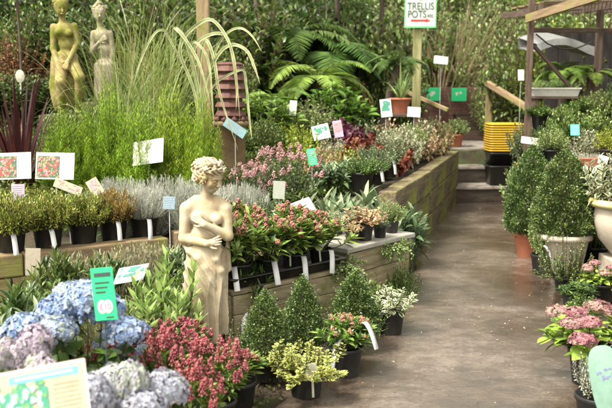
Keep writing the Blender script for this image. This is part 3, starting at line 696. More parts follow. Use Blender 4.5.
for k in range(5):
    link('riser', boxmesh('riser', .78, .05, .185, WOODDK, .006, 'b', cuts=4, jitter=.004), st2, (.25, k * .34, k * .22))
    link('tread', boxmesh('tread', .8, .38, .034, STEPM, .006, 'b', cuts=4, jitter=.004), st2, (.25, .16 + k * .34, k * .22 + .186))

# sleeper retaining wall beside the path
def sleeper_wall(name, label, P0, P1, zt, courses, hgt, thick, mat, split, proud=0):
    P0 = Vector((P0[0], P0[1], 0)); P1 = Vector((P1[0], P1[1], 0)); d = (P1 - P0); L = d.length; ang = math.atan2(d.y, d.x)
    t = thing(name, label, 'wall', P0, ang)
    for c in range(courses):
        zc = zt - hgt * (c + 1) + .003
        cuts = [0] + split[c % len(split)] + [1]
        for a, b in zip(cuts[:-1], cuts[1:]):
            ll = (b - a) * L - .006
            me = boxmesh('sleeper', ll, thick, hgt - .006, mat, .012, 'b', cuts=max(3, int(ll / .12)), jitter=.002)
            link('sleeper', me, t, (a * L + ll / 2 + .003, -thick / 2 * 0 + RR.uniform(-.006, .006), zc), (RR.uniform(-.006, .006), 0, 0))
    return t
sleeper_wall('retaining_wall', 'mossy brown sleeper wall running along the left of the path', (.68, 6.98), (1.23, 8.72), .70, 3, .235, .15, WOOD, [[.0001 + .55], [.3], [.7]])
sleeper_wall('retaining_wall', 'far stretch of mossy sleeper wall that meets the garden steps', (1.25, 8.8), (1.985, 11.3), .70, 3, .235, .15, WOOD, [[.5], [.35], [.6]])
sleeper_wall('timber_edging', 'low mossy timber edging in front of the row of black heather pots', (-2.75, 5.04), (-1.05, 6.17), .47, 3, .158, .14, WOODTAN, [[.48], [.7], [.3]])
sleeper_wall('timber_edging', 'short timber edging hidden behind the stone statue and tray bench', (-1.0, 6.2), (.62, 6.9), .5, 3, .165, .14, WOODTAN, [[.5], [.3], [.7]])

# plank bench that carries the skimmia tray
A = Vector((-.42, 4.78, 0)); B = Vector((.3, 5.45, 0)); d = (B - A).normalized(); nb = Vector((-d.y, d.x, 0)); ang = math.atan2(d.y, d.x); Lb = (B - A).length
bt = thing('display_bench', 'low pale plank bench under the tray of red-budded shrubs', 'bench', A, ang)
for k in range(3):
    link('board', boxmesh('board', Lb, .03, .115, WOODPALE, .005, 'b', cuts=6, jitter=.003), bt, (Lb / 2, .015 + .002 * k, .012 + k * .118))
link('end_board', boxmesh('end_board', .035, .5, .352, WOODPALE, .005, 'b'), bt, (-.02, .27, .015))
link('end_board', boxmesh('end_board', .035, .5, .352, WOODPALE, .005, 'b'), bt, (Lb + .02, .27, .015))
link('bench_top', boxmesh('bench_top', Lb + .02, .52, .025, WOODPALE, .005, 'b'), bt, (Lb / 2, .262, .3685))
# stone shelf block
A2 = Vector((.3, 5.56, 0)); B2 = Vector((.78, 6.12, 0)); d2 = (B2 - A2).normalized(); an2 = math.atan2(d2.y, d2.x); L2 = (B2 - A2).length
sh = thing('stone_shelf', 'pale slab shelf on an olive plank box holding small black pots', 'shelf', A2, an2)
for k in range(3):
    link('board', boxmesh('board', L2, .03, .145, WOODPALE, .005, 'b', cuts=6, jitter=.003), sh, (L2 / 2, .03, .01 + k * .15))
link('end_board', boxmesh('end_board', .03, .42, .45, WOODPALE, .005, 'b'), sh, (L2 - .015, .26, .01))
link('end_board', boxmesh('end_board', .03, .42, .45, WOODPALE, .005, 'b'), sh, (.015, .26, .01))
link('slab', boxmesh('slab', L2 + .08, .52, .035, surfmat('pale_slab', [(.17, .16, .135), (.26, .25, .215), (.34, .33, .29)], scale=4, rough=.5, bump=.2, rrange=(.3, .6)), .008, 'b'), sh, (L2 / 2, .25, .465))

# ------------------------------------------------------------------ tray of skimmias
TZ = .395
tr = thing('plant_tray', 'black carrying tray on the plank bench under six red-budded shrubs', 'tray', A + d * (Lb * .47) + nb * .17 + Vector((0, 0, TZ)), ang)
TL, TW = .92, .31
def traymesh():
    bm = bmesh.new()
    mb = MB()
    def rr(l, w_, z): 
        pts = []; rad = .03
        for cx, cy, a0 in ((l - rad, w_ - rad, 0), (-l + rad, w_ - rad, 90), (-l + rad, -w_ + rad, 180), (l - rad, -w_ + rad, 270)):
            for k in range(5):
                a = math.radians(a0 + k * 22.5); pts.append((cx + rad * math.cos(a), cy + rad * math.sin(a), z))
        return pts
    l, w_ = TL / 2, TW / 2
    rings = [rr(l * .02 + .03, w_ * .02 + .03, 0), rr(l - .025, w_ - .025, 0), rr(l - .012, w_ - .012, .006), rr(l, w_, .062), rr(l + .02, w_ + .02, .064), rr(l + .021, w_ + .021, .058), rr(l + .023, w_ + .023, .07), rr(l - .006, w_ - .006, .071), rr(l - .02, w_ - .02, .012), rr(.035, .035, .01)]
    loft(mb, rings, 20); return mb.mesh('plant_tray', BLACKPOT)
link('tray_shell', traymesh(), tr)
sk = ['first red-budded shrub from the left in the bench tray, low at the tray end', 'second red-budded shrub in the front of the bench tray, above the first white strip', 'third red-budded shrub in the front of the bench tray, with oval picture tag', 'red-budded shrub at the right end of the bench tray with a pink oval tag', 'red-budded shrub at the back left of the bench tray near the statue', 'red-budded shrub at the back right of the bench tray under the large white card']
def tpos(a, b): return tr.location + d * a + nb * b
k = 0
for b_, row in ((-.065, (-.34, -.11, .12, .34)), (.085, (-.22, .22))):
    for a_ in row:
        p = tpos(a_, b_)
        tg = []
        if b_ < 0: tg = [[('strip', -.3, .1, .0)], [('strip', .5, .15, .0)], [('oval', -.45, 0, .01), ('strip', .6, .3, .0)], [('oval', -.1, .2, .0), ('strip', .8, .35, .01)]][k]
        plant('potted_skimmia', sk[k], 'plant', 'skimmia' if k % 2 else 'skimmia_b', 0, p.y, 216 if b_ < 0 else 205, 66, TZ + .012, 'black', pr=.075, tags=tg, xy=(p.x, p.y), group='red-budded shrubs in the bench tray')
        k += 1

# ------------------------------------------------------------------ info cards
def textmesh(name, txt, size, mat, ext=.0008, font_sx=1.0, shear=0):
    cu = bpy.data.curves.new(name, 'FONT'); cu.body = txt; cu.size = size; cu.extrude = ext; cu.align_x = 'CENTER'; cu.align_y = 'CENTER'; cu.shear = shear
    o = bpy.data.objects.new(name, cu); C.objects.link(o)
    dg = bpy.context.evaluated_depsgraph_get(); dg.update()
    me = bpy.data.meshes.new_from_object(o.evaluated_get(dg)); bpy.data.objects.remove(o)
    me.name = name; me.materials.clear(); me.materials.append(mat)
    for v in me.vertices: v.co = Vector((v.co.x * font_sx, -v.co.z, v.co.y))
    return me
def rectline(mb, x0, x1, z0, z1, y=-.0032):
    mb.add([[x0, y, z0], [x1, y, z0], [x1, y, z1], [x0, y, z1], [x0, y + .0015, z0], [x1, y + .0015, z0], [x1, y + .0015, z1], [x0, y + .0015, z1]], [(0, 1, 2, 3), (4, 5, 1, 0), (3, 2, 6, 7), (0, 3, 7, 4), (1, 5, 6, 2)])
def blobs(mb, x0, x1, z0, z1, n, r, rng, y=-.0045):
    for k in range(n):
        cx, cz = rng.uniform(x0, x1), rng.uniform(z0, z1); m = 9; an = np.arange(m) / m * 6.283; rad = r * rng.uniform(.5, 1.1) * (1 + .25 * np.sin(an * 3 + k))
        x = np.clip(cx + rad * np.cos(an), x0, x1); z = np.clip(cz + rad * np.sin(an), z0, z1); yy_ = y - .00002 * k
        V = np.concatenate([[[np.clip(cx, x0, x1), yy_, np.clip(cz, z0, z1)]], np.stack([x, 0 * x + yy_, z], -1)])
        mb.add(V, t=[(0, i + 1, (i + 1) % m + 1) for i in range(m)])
PICG = plain('picture_green', (.05, .12, .06)); PICR = plain('picture_red', (.3, .06, .05)); PICP = plain('picture_pink', (.42, .2, .2)); PICC = plain('picture_cyan', (.1, .34, .46)); PICB = plain('picture_blue', (.28, .34, .44)); PICT = plain('picture_teal', (.03, .2, .12)); PICY = plain('picture_tan', (.26, .22, .11))
def card(label, u, v, Y, wpx, hpx, style='blank', yaw=0, roll=0, pitch=-12, zb=None, mat=None, stake=True, seed=1, name='plant_sign', cat='sign', stk=None, group=None):
    c = at(u, v, Y); w_ = px(wpx, Y); h_ = px(hpx, Y); r = np.random.RandomState(seed + int(u))
    zb = hz(c.x, Y) if zb is None else zb
    zb = min(zb, c.z - h_ * .4)
    root = thing(name, label, cat, (c.x, Y, zb), 0, group)
    R_ = (math.radians(pitch), math.radians(roll), math.radians(yaw))
    me = boxmesh('panel', w_, .003, h_, mat or CARD, .0007, seg=1)
    pn = link('panel', me, root, (0, 0, c.z - zb), R_)
    if stake: beam('stake', (0, .008, -.04), (0, .006, c.z - zb - h_ * .1), .005, .003, stk or TAGW, root, .001)
    def sub(nm, fn, m):
        mb = MB(); fn(mb)
        return link(nm, mb.mesh(nm, m, False), pn)
    W2, H2 = w_ / 2, h_ / 2
    if style in ('photo_left', 'photo_full'):
        x1 = .12 * w_ if style == 'photo_left' else W2 * .88
        sub('header_band', lambda m: rectline(m, -W2 * .94, W2 * .94, H2 * .8, H2 * .95), PICB)
        sub('picture', lambda m: rectline(m, -W2 * .93, x1, -H2 * .88, H2 * .74), PICG)
        sub('picture_leaves', lambda m: blobs(m, -W2 * .93, x1, -H2 * .88, H2 * .74, 70, h_ * .05, r, -.0036), PICY)
        sub('picture_flowers', lambda m: blobs(m, -W2 * .88, x1 * .8, -H2 * .8, H2 * .6, 26, h_ * .075, r), PICR)
        sub('picture_petals', lambda m: blobs(m, -W2 * .86, x1 * .8, -H2 * .8, H2 * .6, 26, h_ * .05, r, -.0062), PICP)
        if style == 'photo_left': sub('text_lines', lambda m: [rectline(m, x1 + w_ * .04, W2 * (.9 - .2 * r.rand()), H2 * (.55 - k * .2) - .001, H2 * (.55 - k * .2) + .0006) for k in range(7)], GREYINK)
    elif style == 'text':
        sub('text_lines', lambda m: [rectline(m, -W2 * .8, W2 * (.8 - .4 * r.rand()), H2 * (.75 - k * .26) - h_ * .013, H2 * (.75 - k * .26) + h_ * .013) for k in range(7)], GREYINK)
    elif style == 'pic':
        sub('picture', lambda m: blobs(m, -W2 * .8, W2 * .8, -H2 * .3, H2 * .8, 18, h_ * .11, r), PICP if seed % 2 else PICT)
        sub('text_lines', lambda m: [rectline(m, -W2 * .8, W2 * .6, H2 * (-.45 - k * .2) - h_ * .012, H2 * (-.45 - k * .2) + h_ * .012) for k in range(3)], GREYINK)
    return root, pn, w_, h_
card('white picture card with pink flowers at the left edge behind the heathers', 12, 166, 6.2, 38, 27, 'photo_left', yaw=3, roll=-2, pitch=-14, seed=2)
card('white picture card showing red blossom, second card from the left edge', 55, 166, 6.2, 39, 27, 'photo_left', yaw=-2, roll=1, pitch=-12, seed=3)
card('small lilac card standing upright in the leftmost heather', 18, 192, 5.85, 13, 16, 'text', seed=4, mat=plain('card_lilac', (.3, .25, .31)), yaw=8)
card('blank white card tilted in front of the lime feathery conifer', 148, 152, 6.9, 36, 25, 'blank', yaw=-22, roll=-9, pitch=-20, seed=5)
card('flat whitish card lying over the heathers below the red blossom card', 68, 187, 6.1, 28, 13, 'pic', yaw=15, roll=24, pitch=-50, mat=CREAM, seed=7)
card('narrow cream card leaning over the bronze heather', 95, 187, 6.2, 12, 18, 'pic', yaw=20, roll=-28, pitch=-25, mat=CREAM, seed=9)
card('cream card behind the dark glossy shrub at the timber edging', 33, 262, 4.95, 15, 28, 'blank', yaw=8, roll=2, pitch=-5, mat=plain('card_beige', (.3, .265, .2)), seed=2)
card('large pale card lying above the red-budded tray', 294, 210, 5.95, 42, 16, 'text', yaw=22, roll=-17, pitch=-42, seed=3, zb=.5)
card('clear milky card upright before the pink-flowering mound', 279, 190, 6.3, 12, 18, 'blank', yaw=0, roll=3, pitch=-6, seed=3, mat=plain('card_milky', (.27, .29, .24)))
card('small green card with dark lines beside the pink mound', 312, 157, 7.1, 9, 17, 'text', yaw=-15, roll=-14, mat=CARDGREEN, seed=6)
card('square white card with green print above the golden shrub', 321, 132, 8.2, 17, 15, 'pic', roll=-14, pitch=-18, seed=8)
card('small lilac-white card just right of the square white card', 338, 129, 8.3, 9, 17, 'pic', roll=-10, seed=3, mat=plain('card_mauve', (.33, .27, .38)))
card('turquoise-topped card leaning by the chimney pot', 235, 128, 7.35, 24, 11, 'text', yaw=10, roll=35, pitch=-30, seed=8, mat=plain('card_aqua', (.2, .34, .36)))
card('blue-grey card at the front of the silver mound by the statue', 169, 203, 5.9, 12, 13, 'text', roll=2, seed=9, mat=plain('card_bluegrey', (.16, .24, .28)))
card('white card with teal print behind the tricolour shrubs near the terracotta pot', 386, 108, 9.2, 11, 18, 'pic', roll=-6, seed=10)
card('plain white card right of the teal printed card near the sign post', 414, 112, 9.6, 13, 10, 'text', roll=4, seed=11)
card('pointed white tag among the golden leaves left of centre', 293, 108, 8.6, 7, 15, 'blank', roll=5, seed=12)
card('white card tucked in the trailing plants left of the cone topiaries', 532, 141, 8.4, 22, 7, 'blank', roll=8, seed=13, zb=.3)
card('small white hanging card in the climbers left of the shed post', 521, 75, 10.6, 6, 11, 'blank', seed=14)
card('white card high in the foliage right of the sign', 441, 60, 11.5, 14, 8, 'blank', roll=6, seed=15)
card('pale plastic bag label lying by the tall pale spurge', 131, 274, 4.7, 34, 26, 'pic', yaw=-12, roll=-12, pitch=-62, seed=16, zb=.0, stk=SOIL, mat=plain('card_white_blue', (.27, .31, .37)))
card('round-cornered turquoise tag on the seedling bench', 575, 130, 7.9, 9, 11, 'text', seed=17, zb=.9, mat=plain('card_turquoise', (.1, .5, .42)))
card('white tag in the cream leaves above the stone urn', 603, 160, 6.9, 10, 9, 'blank', roll=14, seed=18, zb=.8)
# green price sign
root, pn, w_, h_ = card('bright green price sign with white ovals among blue hydrangeas', 104, 294, 2.95, 25, 54, 'none', yaw=-14, roll=-8, pitch=-6, zb=0, mat=CARDGREEN, stk=INK, seed=1, name='price_sign')
mb = MB()
for cx in (-.13, .15):
    m = 20; a_ = np.arange(m) / m * 6.283
    mb.add(np.concatenate([[[cx * w_, -.0034 - .0003 * (cx > 0), -.24 * h_]], np.stack([cx * w_ + .21 * w_ * np.cos(a_), 0 * a_ - .0034 - .0003 * (cx > 0), -.24 * h_ + .13 * h_ * np.sin(a_)], -1)]), t=[(0, i + 1, (i + 1) % m + 1) for i in range(m)])
link('price_patch', mb.mesh('price_patch', CARD, False), pn)
link('price_lettering', textmesh('price_lettering', '£10', h_ * .17, plain('pink_ink', (.6, .15, .25))), pn, (0.02 * w_, -.0046, -.24 * h_))
mb = MB(); rectline(mb, -w_ * .36, w_ * .4, h_ * .33, h_ * .41); [rectline(mb, -w_ * .36, w_ * (.3 - .1 * k % 2), h_ * (.2 - .09 * k), h_ * (.235 - .09 * k)) for k in range(3)]; rectline(mb, 0, w_ * .36, -h_ * .46, -h_ * .43)
link('text_lines', mb.mesh('text_lines', INK, False), pn)
# foreground hydrangea card, bottom left
root, pn, w_, h_ = card('large cream picture card at the bottom left corner before the hydrangeas', 42, 404, 2.25, 98, 78, 'none', yaw=6, roll=-9, pitch=-24, zb=0, mat=CREAM, seed=2)
def bandrect(m, x0, x1, z0, z1, y=-.0034): rectline(m, x0, x1, z0, z1, y)
mb = MB(); rectline(mb, -w_ * .5, w_ * .5, h_ * .455, h_ * .5); rectline(mb, w_ * .485, w_ * .5, -h_ * .5, h_ * .455); link('card_border', mb.mesh('card_border', plain('border_pink', (.66, .5, .42)), False), pn)
r = np.random.RandomState(4)
mb = MB(); rectline(mb, -w_ * .32, w_ * .42, h_ * .32, h_ * .42); link('title_band', mb.mesh('title_band', PICC, False), pn)
mb = MB(); rectline(mb, -w_ * .26, w_ * .36, h_ * .355, h_ * .385, -.0042); link('title_line', mb.mesh('title_line', plain('pale_cyan', (.35, .46, .5)), False), pn)
mb = MB(); blobs(mb, -w_ * .5, w_ * .08, -h_ * .45, h_ * .31, 26, h_ * .1, r, -.0034); link('picture_leaves', mb.mesh('picture_leaves', PICT, False), pn)
mb = MB(); blobs(mb, -w_ * .5, w_ * .06, -h_ * .45, h_ * .3, 60, h_ * .03, r, -.004); link('picture_veins', mb.mesh('picture_veins', plain('picture_leaf', (.1, .24, .08)), False), pn)
mb = MB(); blobs(mb, -w_ * .48, w_ * .02, -h_ * .45, h_ * .24, 60, h_ * .045, r, -.0046); link('picture_flowers', mb.mesh('picture_flowers', plain('picture_pale', (.26, .36, .36)), False), pn)
mb = MB(); [rectline(mb, w_ * .13, w_ * (.44 - .05 * r.rand()), h_ * (.22 - k * .06), h_ * (.228 - k * .06)) for k in range(10)]; link('text_lines', mb.mesh('text_lines', PICY, False), pn)
# oval card bottom right
c = at(608, 384, 3.5); root = thing('plant_sign', 'pale mint rounded card with small blue flower at the bottom right', 'sign', (c.x, 3.5, 0))
mb = MB(); seg = 40; an = np.arange(seg) / seg * 2 * PI; a_, b_ = px(17, 3.5), px(40, 3.5)
ex = np.sign(np.cos(an)) * np.abs(np.cos(an)) ** .7; ez = np.sign(np.sin(an)) * np.abs(np.sin(an)) ** .7
loft(mb, [np.stack([a_ * s * ex, 0 * an + dy, b_ * s * ez], -1) for s, dy in ((.001, -.0015), (.985, -.0015), (1, -.0005), (1, .0005), (.985, .0015), (.001, .0015))], seg)
pn = link('panel', mb.mesh('panel', plain('card_mint', (.13, .22, .17))), root, (0, 0, c.z), (math.radians(-14), math.radians(-14), math.radians(-18)))
mb = MB(); blobs(mb, -a_ * .55, a_ * .7, b_ * .1, b_ * .4, 16, .007, r, -.003); link('picture_flowers', mb.mesh('picture_flowers', plain('picture_lavender', (.12, .13, .25)), False), pn)
beam('stake', (0, .008, -.02), (0, .006, c.z), .008, .005, TAGW, root, .001)

# hanging sign on post
P = at(417, 60, 11.0); gp = hz(P.x, 11.0)
ps = thing('sign_post', 'mossy square timber post carrying the white and green sign', 'post', (P.x, 11.0, gp - .1))
beam('post', (0, 0, 0), (.0, 0, 3.4 - gp), .1, .1, surfmat('green_timber', [(.12, .12, .05), (.24, .23, .1), (.36, .33, .17)], scale=2.5, stretch=(1, 8, 8), rough=.7, bump=.4), ps, .006)
c = at(420.5, 10, 10.9); w_, h_ = px(31, 10.9), px(34, 10.9)
sg = thing('shop_sign', 'white TRELLIS POTS sign with red arrow hung on the post', 'sign', c)
pn = link('panel', boxmesh('panel', w_, .012, h_, CARD, .003, seg=1), sg, (0, 0, 0), (0, math.radians(.5), 0))
mb = MB(); t_ = .02
for x0, x1, z0, z1 in ((-w_ / 2, w_ / 2, -h_ / 2, -h_ / 2 + t_), (-w_ / 2, w_ / 2, h_ / 2 - t_, h_ / 2), (-w_ / 2, -w_ / 2 + t_ * .6, -h_ / 2 + t_, h_ / 2 - t_), (w_ / 2 - t_ * .6, w_ / 2, -h_ / 2 + t_, h_ / 2 - t_)): rectline(mb, x0, x1, z0, z1, -.0085)
link('border', mb.mesh('border', plain('sign_green', (.12, .5, .2)), False), sg)
DG = plain('dark_green_ink', (.03, .1, .07))
link('lettering', textmesh('lettering', 'TRELLIS', .125, DG, font_sx=.8), sg, (0, -.0105, .045))
link('lettering', textmesh('lettering', '&', .1, DG, font_sx=.8), sg, (0, -.0105, .155))
link('lettering', textmesh('lettering', 'POTS', .125, DG, font_sx=.8), sg, (-.045, -.0105, -.055))
link('lettering', textmesh('lettering', 'etc', .08, DG, font_sx=.8), sg, (.125, -.0105, -.065))
mb = MB(); rectline(mb, -.12, .07, -.142, -.118, -.0085); mb.add([[.07, -.0085, -.155], [.13, -.0085, -.13], [.07, -.0085, -.105]], t=[(0, 1, 2)]); link('arrow', mb.mesh('arrow', REDINK, False), sg)

# posts and handrail
P = at(203, 10, 8.6); g0 = hz(P.x, 8.6)
t = thing('timber_post', 'tan timber post rising behind the striped grass', 'post', (P.x, 8.6, g0 - .1)); beam('post', (0, 0, 0), (0, 0, 3.6 - g0), .125, .11, WOODTAN, t, .006)
p1 = at(487, 83, 12.3); p2 = at(538, 114, 11.0)
t = thing('handrail', 'pale timber handrail sloping down beside the garden steps', 'handrail', (p1.x, 12.3, hz(p1.x, 12.3) - .02))
loc = Vector(t.location)
beam('rail', p1 - loc, p2 - loc, .07, .08, WOODTAN, t, .012)
beam('post', Vector((.05, .07, 0)), Vector((.05, .07, p1.z - loc.z - .02)), .085, .085, WOODTAN, t, .006)
beam('post', Vector((p2.x - loc.x - .06, p2.y - loc.y + .1, -.6)), Vector((p2.x - loc.x - .06, p2.y - loc.y + .1, p2.z - loc.z + .0)), .085, .085, WOODTAN, t, .006)
q1 = at(398, 88, 11.6); q2 = at(448, 110, 11.0)
t = thing('slanted_rail', 'short pale rail slanting past the terracotta pot and sign post', 'handrail', (q1.x, 11.6, hz(q1.x, 11.6) - .02)); loc = Vector(t.location)
beam('rail', q1 - loc, q2 - loc, .04, .05, WOODTAN, t, .008); beam('post', (0, .04, 0), Vector((0, .04, q1.z - loc.z)), .05, .05, WOODTAN, t, .006)

# brick wall with green signs
c0 = at(408, 100, 14.2); c1 = at(470, 100, 14.2)
BR = surfmat('red_brick_paint', [(.05, .022, .016), (.1, .042, .03), (.16, .08, .055)], scale=8, rough=.8, bump=.4)
bw = thing('brick_wall', 'low red brick wall in shade behind three green notices', 'wall', (c0.x - .3, 14.2, .6))
mb = MB(); r = np.random.RandomState(8)
nx = int((c1.x - c0.x + .55) / .225)
V = []
bm = bmesh.new()
for row in range(12):
    for k in range(nx):
        x0 = k * .225 + (row % 2) * .11; 
        if x0 > nx * .225 - .2: continue
        m = Matrix.Translation((x0 + .108, r.uniform(-.003, .003), row * .078 + .036)) @ Matrix.Diagonal((.212, .1, .066, 1)); g = bmesh.ops.create_cube(bm, size=1, matrix=m)
me = bpy.data.meshes.new('bricks'); bm.to_mesh(me); bm.free(); me.materials.append(BR); link('bricks', me, bw)
link('mortar', boxmesh('mortar', nx * .225, .085, .93, plain('mortar_grey', (.14, .12, .1), rough=.9), 0, 'b'), bw, (nx * .1125, .0, 0))
for k, (u, lab) in enumerate(((409, 'leftmost small green notice on the brick wall'), (433, 'middle green notice with white mark on the brick wall'), (459, 'rightmost green notice with white square, beside the dark steps'))):
    c = at(u, 94 + k * .3, 14.05); s_ = thing('green_notice', lab, 'sign', c)
    link('panel', boxmesh('panel', px(15, 14), .01, px(13, 14), CARDGREEN, .002, seg=1), s_)
    mb = MB(); blobs(mb, -.06, .05, -.04, .05, 3 if k else 1, .035, r, -.0065); link('white_mark', mb.mesh('white_mark', CARD, False), s_)
    link('hook', boxmesh('hook', .012, .1, .012, BLACKPOT, 0), s_, (0, .05, .08))

# chimney pot behind statue
P = at(231, 150, 7.55); z0 = hz(P.x, 7.55) - .02; top = at(231, 62, 7.55).z
cp = thing('chimney_pot', 'louvred red clay chimney pot on a tan crown-topped base', 'chimney pot', (P.x, 7.55, z0))
hB = at(240, 122, 7.55).z - z0; hT = top - z0; rad = px(15, 7.55)
mb = MB(); lathe(mb, [(.001, 0), (rad * 1.0, 0), (rad * .98, .02), (rad * .94, hB - .05), (rad * 1.15, hB - .03), (rad * 1.2, hB - .01), (rad * 1.1, hB + .01), (rad * .7, hB + .012), (rad * .7, hB - .03)], 36)
link('base', mb.mesh('base', surfmat('buff_clay', [(.09, .06, .03), (.16, .11, .055), (.23, .17, .09)], scale=5, rough=.75, bump=.25)), cp)
RC = surfmat('dark_red_clay', [(.04, .018, .014), (.09, .038, .028), (.15, .07, .05)], scale=7, rough=.7, bump=.3)
mb = MB(); m = 10
for k in range(m):
    a = k / m * 6.283; w_ = .03; r0 = rad * 1.12
    buds(mb, [[r0 * .92 * math.cos(a), r0 * .92 * math.sin(a), hB + .025]], .032)
link('crown', mb.mesh('crown', RC), cp)
prof = [(.001, hB + .005)]; n = 6; hh = (hT - hB - .06) / n
for k in range(n):
    z = hB + .03 + k * hh; prof += [(rad * .8, z), (rad * .8, z + hh * .45), (rad * 1.02, z + hh * .32), (rad * 1.04, z + hh * .4), (rad * .86, z + hh * .95)]
prof += [(rad * .9, hT - .02), (rad * .6, hT), (.001, hT)]
mb = MB(); lathe(mb, prof, 8); link('louvred_top', mb.mesh('louvred_top', RC, False), cp)

# nested tubs on the first step
def tub(z0, R0, R1, hh, mat, name, parent, rim=.016):
    mb = MB()
    def rr(l, w_, z, rad=.06):
        pts = []
        for cx, cy, a0 in ((l - rad, w_ - rad, 0), (-l + rad, w_ - rad, 90), (-l + rad, -w_ + rad, 180), (l - rad, -w_ + rad, 270)):
            for k in range(6): a = math.radians(a0 + k * 18); pts.append((cx + rad * math.cos(a), cy + rad * math.sin(a), z))
        return pts
    l1, w1 = R1; l0, w0 = R0
    rings = [rr(.062, .062, z0), rr(l0, w0, z0), rr(l1, w1, z0 + hh - .02), rr(l1 + .004, w1 + .004, z0 + hh - .022), rr(l1 + .018, w1 + .018, z0 + hh - .018), rr(l1 + .02, w1 + .02, z0 + hh - .002), rr(l1 + .014, w1 + .014, z0 + hh), rr(l1 - .004, w1 - .004, z0 + hh), rr(l0 - .004, w0 - .004, z0 + .01), rr(.062, .062, z0 + .01)]
    loft(mb, rings, 24); return link(name, mb.mesh(name, mat), parent)
YELP = plain('yellow_plastic', (.5, .3, .02), rough=.35, bump=.02)
c = at(504, 150, 11.32)
n = 0
tt = thing('tub_stack', 'black storage tub on the first step, beneath the nested yellow tubs', 'tub', (c.x, 11.33, .236))
tub(0, (.2, .16), (.222, .19), .27, BLACKPOT, 'tub_body', tt); tub(.275, (.205, .165), (.222, .19), .17, BLACKPOT, 'tub_body', tt)
ords = ['lowest', 'second from the bottom', 'third from the bottom', 'fourth from the bottom', 'fifth from the bottom', 'sixth from the bottom', 'sixth from the top', 'fifth from the top', 'fourth from the top', 'third from the top', 'second from the top', 'topmost']
zz = .236 + .452
for k in range(12):
    o = thing('yellow_tub', 'yellow nested tub, %s in the yellow stack on the black tub' % ords[k], 'tub', (c.x + RR.uniform(-.004, .004), 11.33, zz + k * .0315), RR.uniform(-.01, .01), 'yellow tubs nested in a stack on the step')
    tub(0, (.212, .17), (.226, .184), .0308, YELP, 'tub_shell', o)
# ================================================================== sculpted statues (implicit surface -> one continuous mesh)
def surfnet(Fv, org, h):
    s = Fv < 0; nx, ny, nz = Fv.shape
    c = [(i, j, k) for i in (0, 1) for j in (0, 1) for k in (0, 1)]
    sl = lambda A, o: A[o[0]:nx - 1 + o[0], o[1]:ny - 1 + o[1], o[2]:nz - 1 + o[2]]
    cnt = sum(sl(s, o).astype(np.int8) for o in c); act = (cnt > 0) & (cnt < 8)
    I = np.argwhere(act); pos = np.zeros((len(I), 3)); num = np.zeros(len(I))
    val = {o: Fv[I[:, 0] + o[0], I[:, 1] + o[1], I[:, 2] + o[2]] for o in c}
    for a in c:
        for ax in range(3):
            if a[ax] == 0:
                b = list(a); b[ax] = 1; b = tuple(b); fa, fb = val[a], val[b]; m = (fa < 0) != (fb < 0)
                t = np.where(m, fa / np.where(m, fa - fb, 1), 0)
                p = np.repeat(np.array(a, float)[None], len(I), 0); p[:, ax] += t
                pos += p * m[:, None]; num += m
    V = (I + pos / num[:, None]) * h + org
    idx = np.full(act.shape, -1); idx[act] = np.arange(len(I))
    Q = []
    for ax in range(3):
        o1, o2 = [d for d in range(3) if d != ax]
        a = s; b = np.roll(s, -1, ax); e = a != b
        slc = [slice(1, n - 1) for n in (nx, ny, nz)]; e2 = np.zeros_like(e); e2[tuple(slc)] = e[tuple(slc)]
        E = np.argwhere(e2)
        def cell(d1, d2):
            K = E.copy(); K[:, o1] -= d1; K[:, o2] -= d2; return idx[K[:, 0], K[:, 1], K[:, 2]]
        q = np.stack([cell(1, 1), cell(0, 1), cell(0, 0), cell(1, 0)], -1)
        flip = s[E[:, 0], E[:, 1], E[:, 2]]
        if ax == 1: flip = ~flip
        q[~flip] = q[~flip][:, ::-1]; q = q[(q >= 0).all(1)]; Q.append(q)
    return V, np.concatenate(Q)
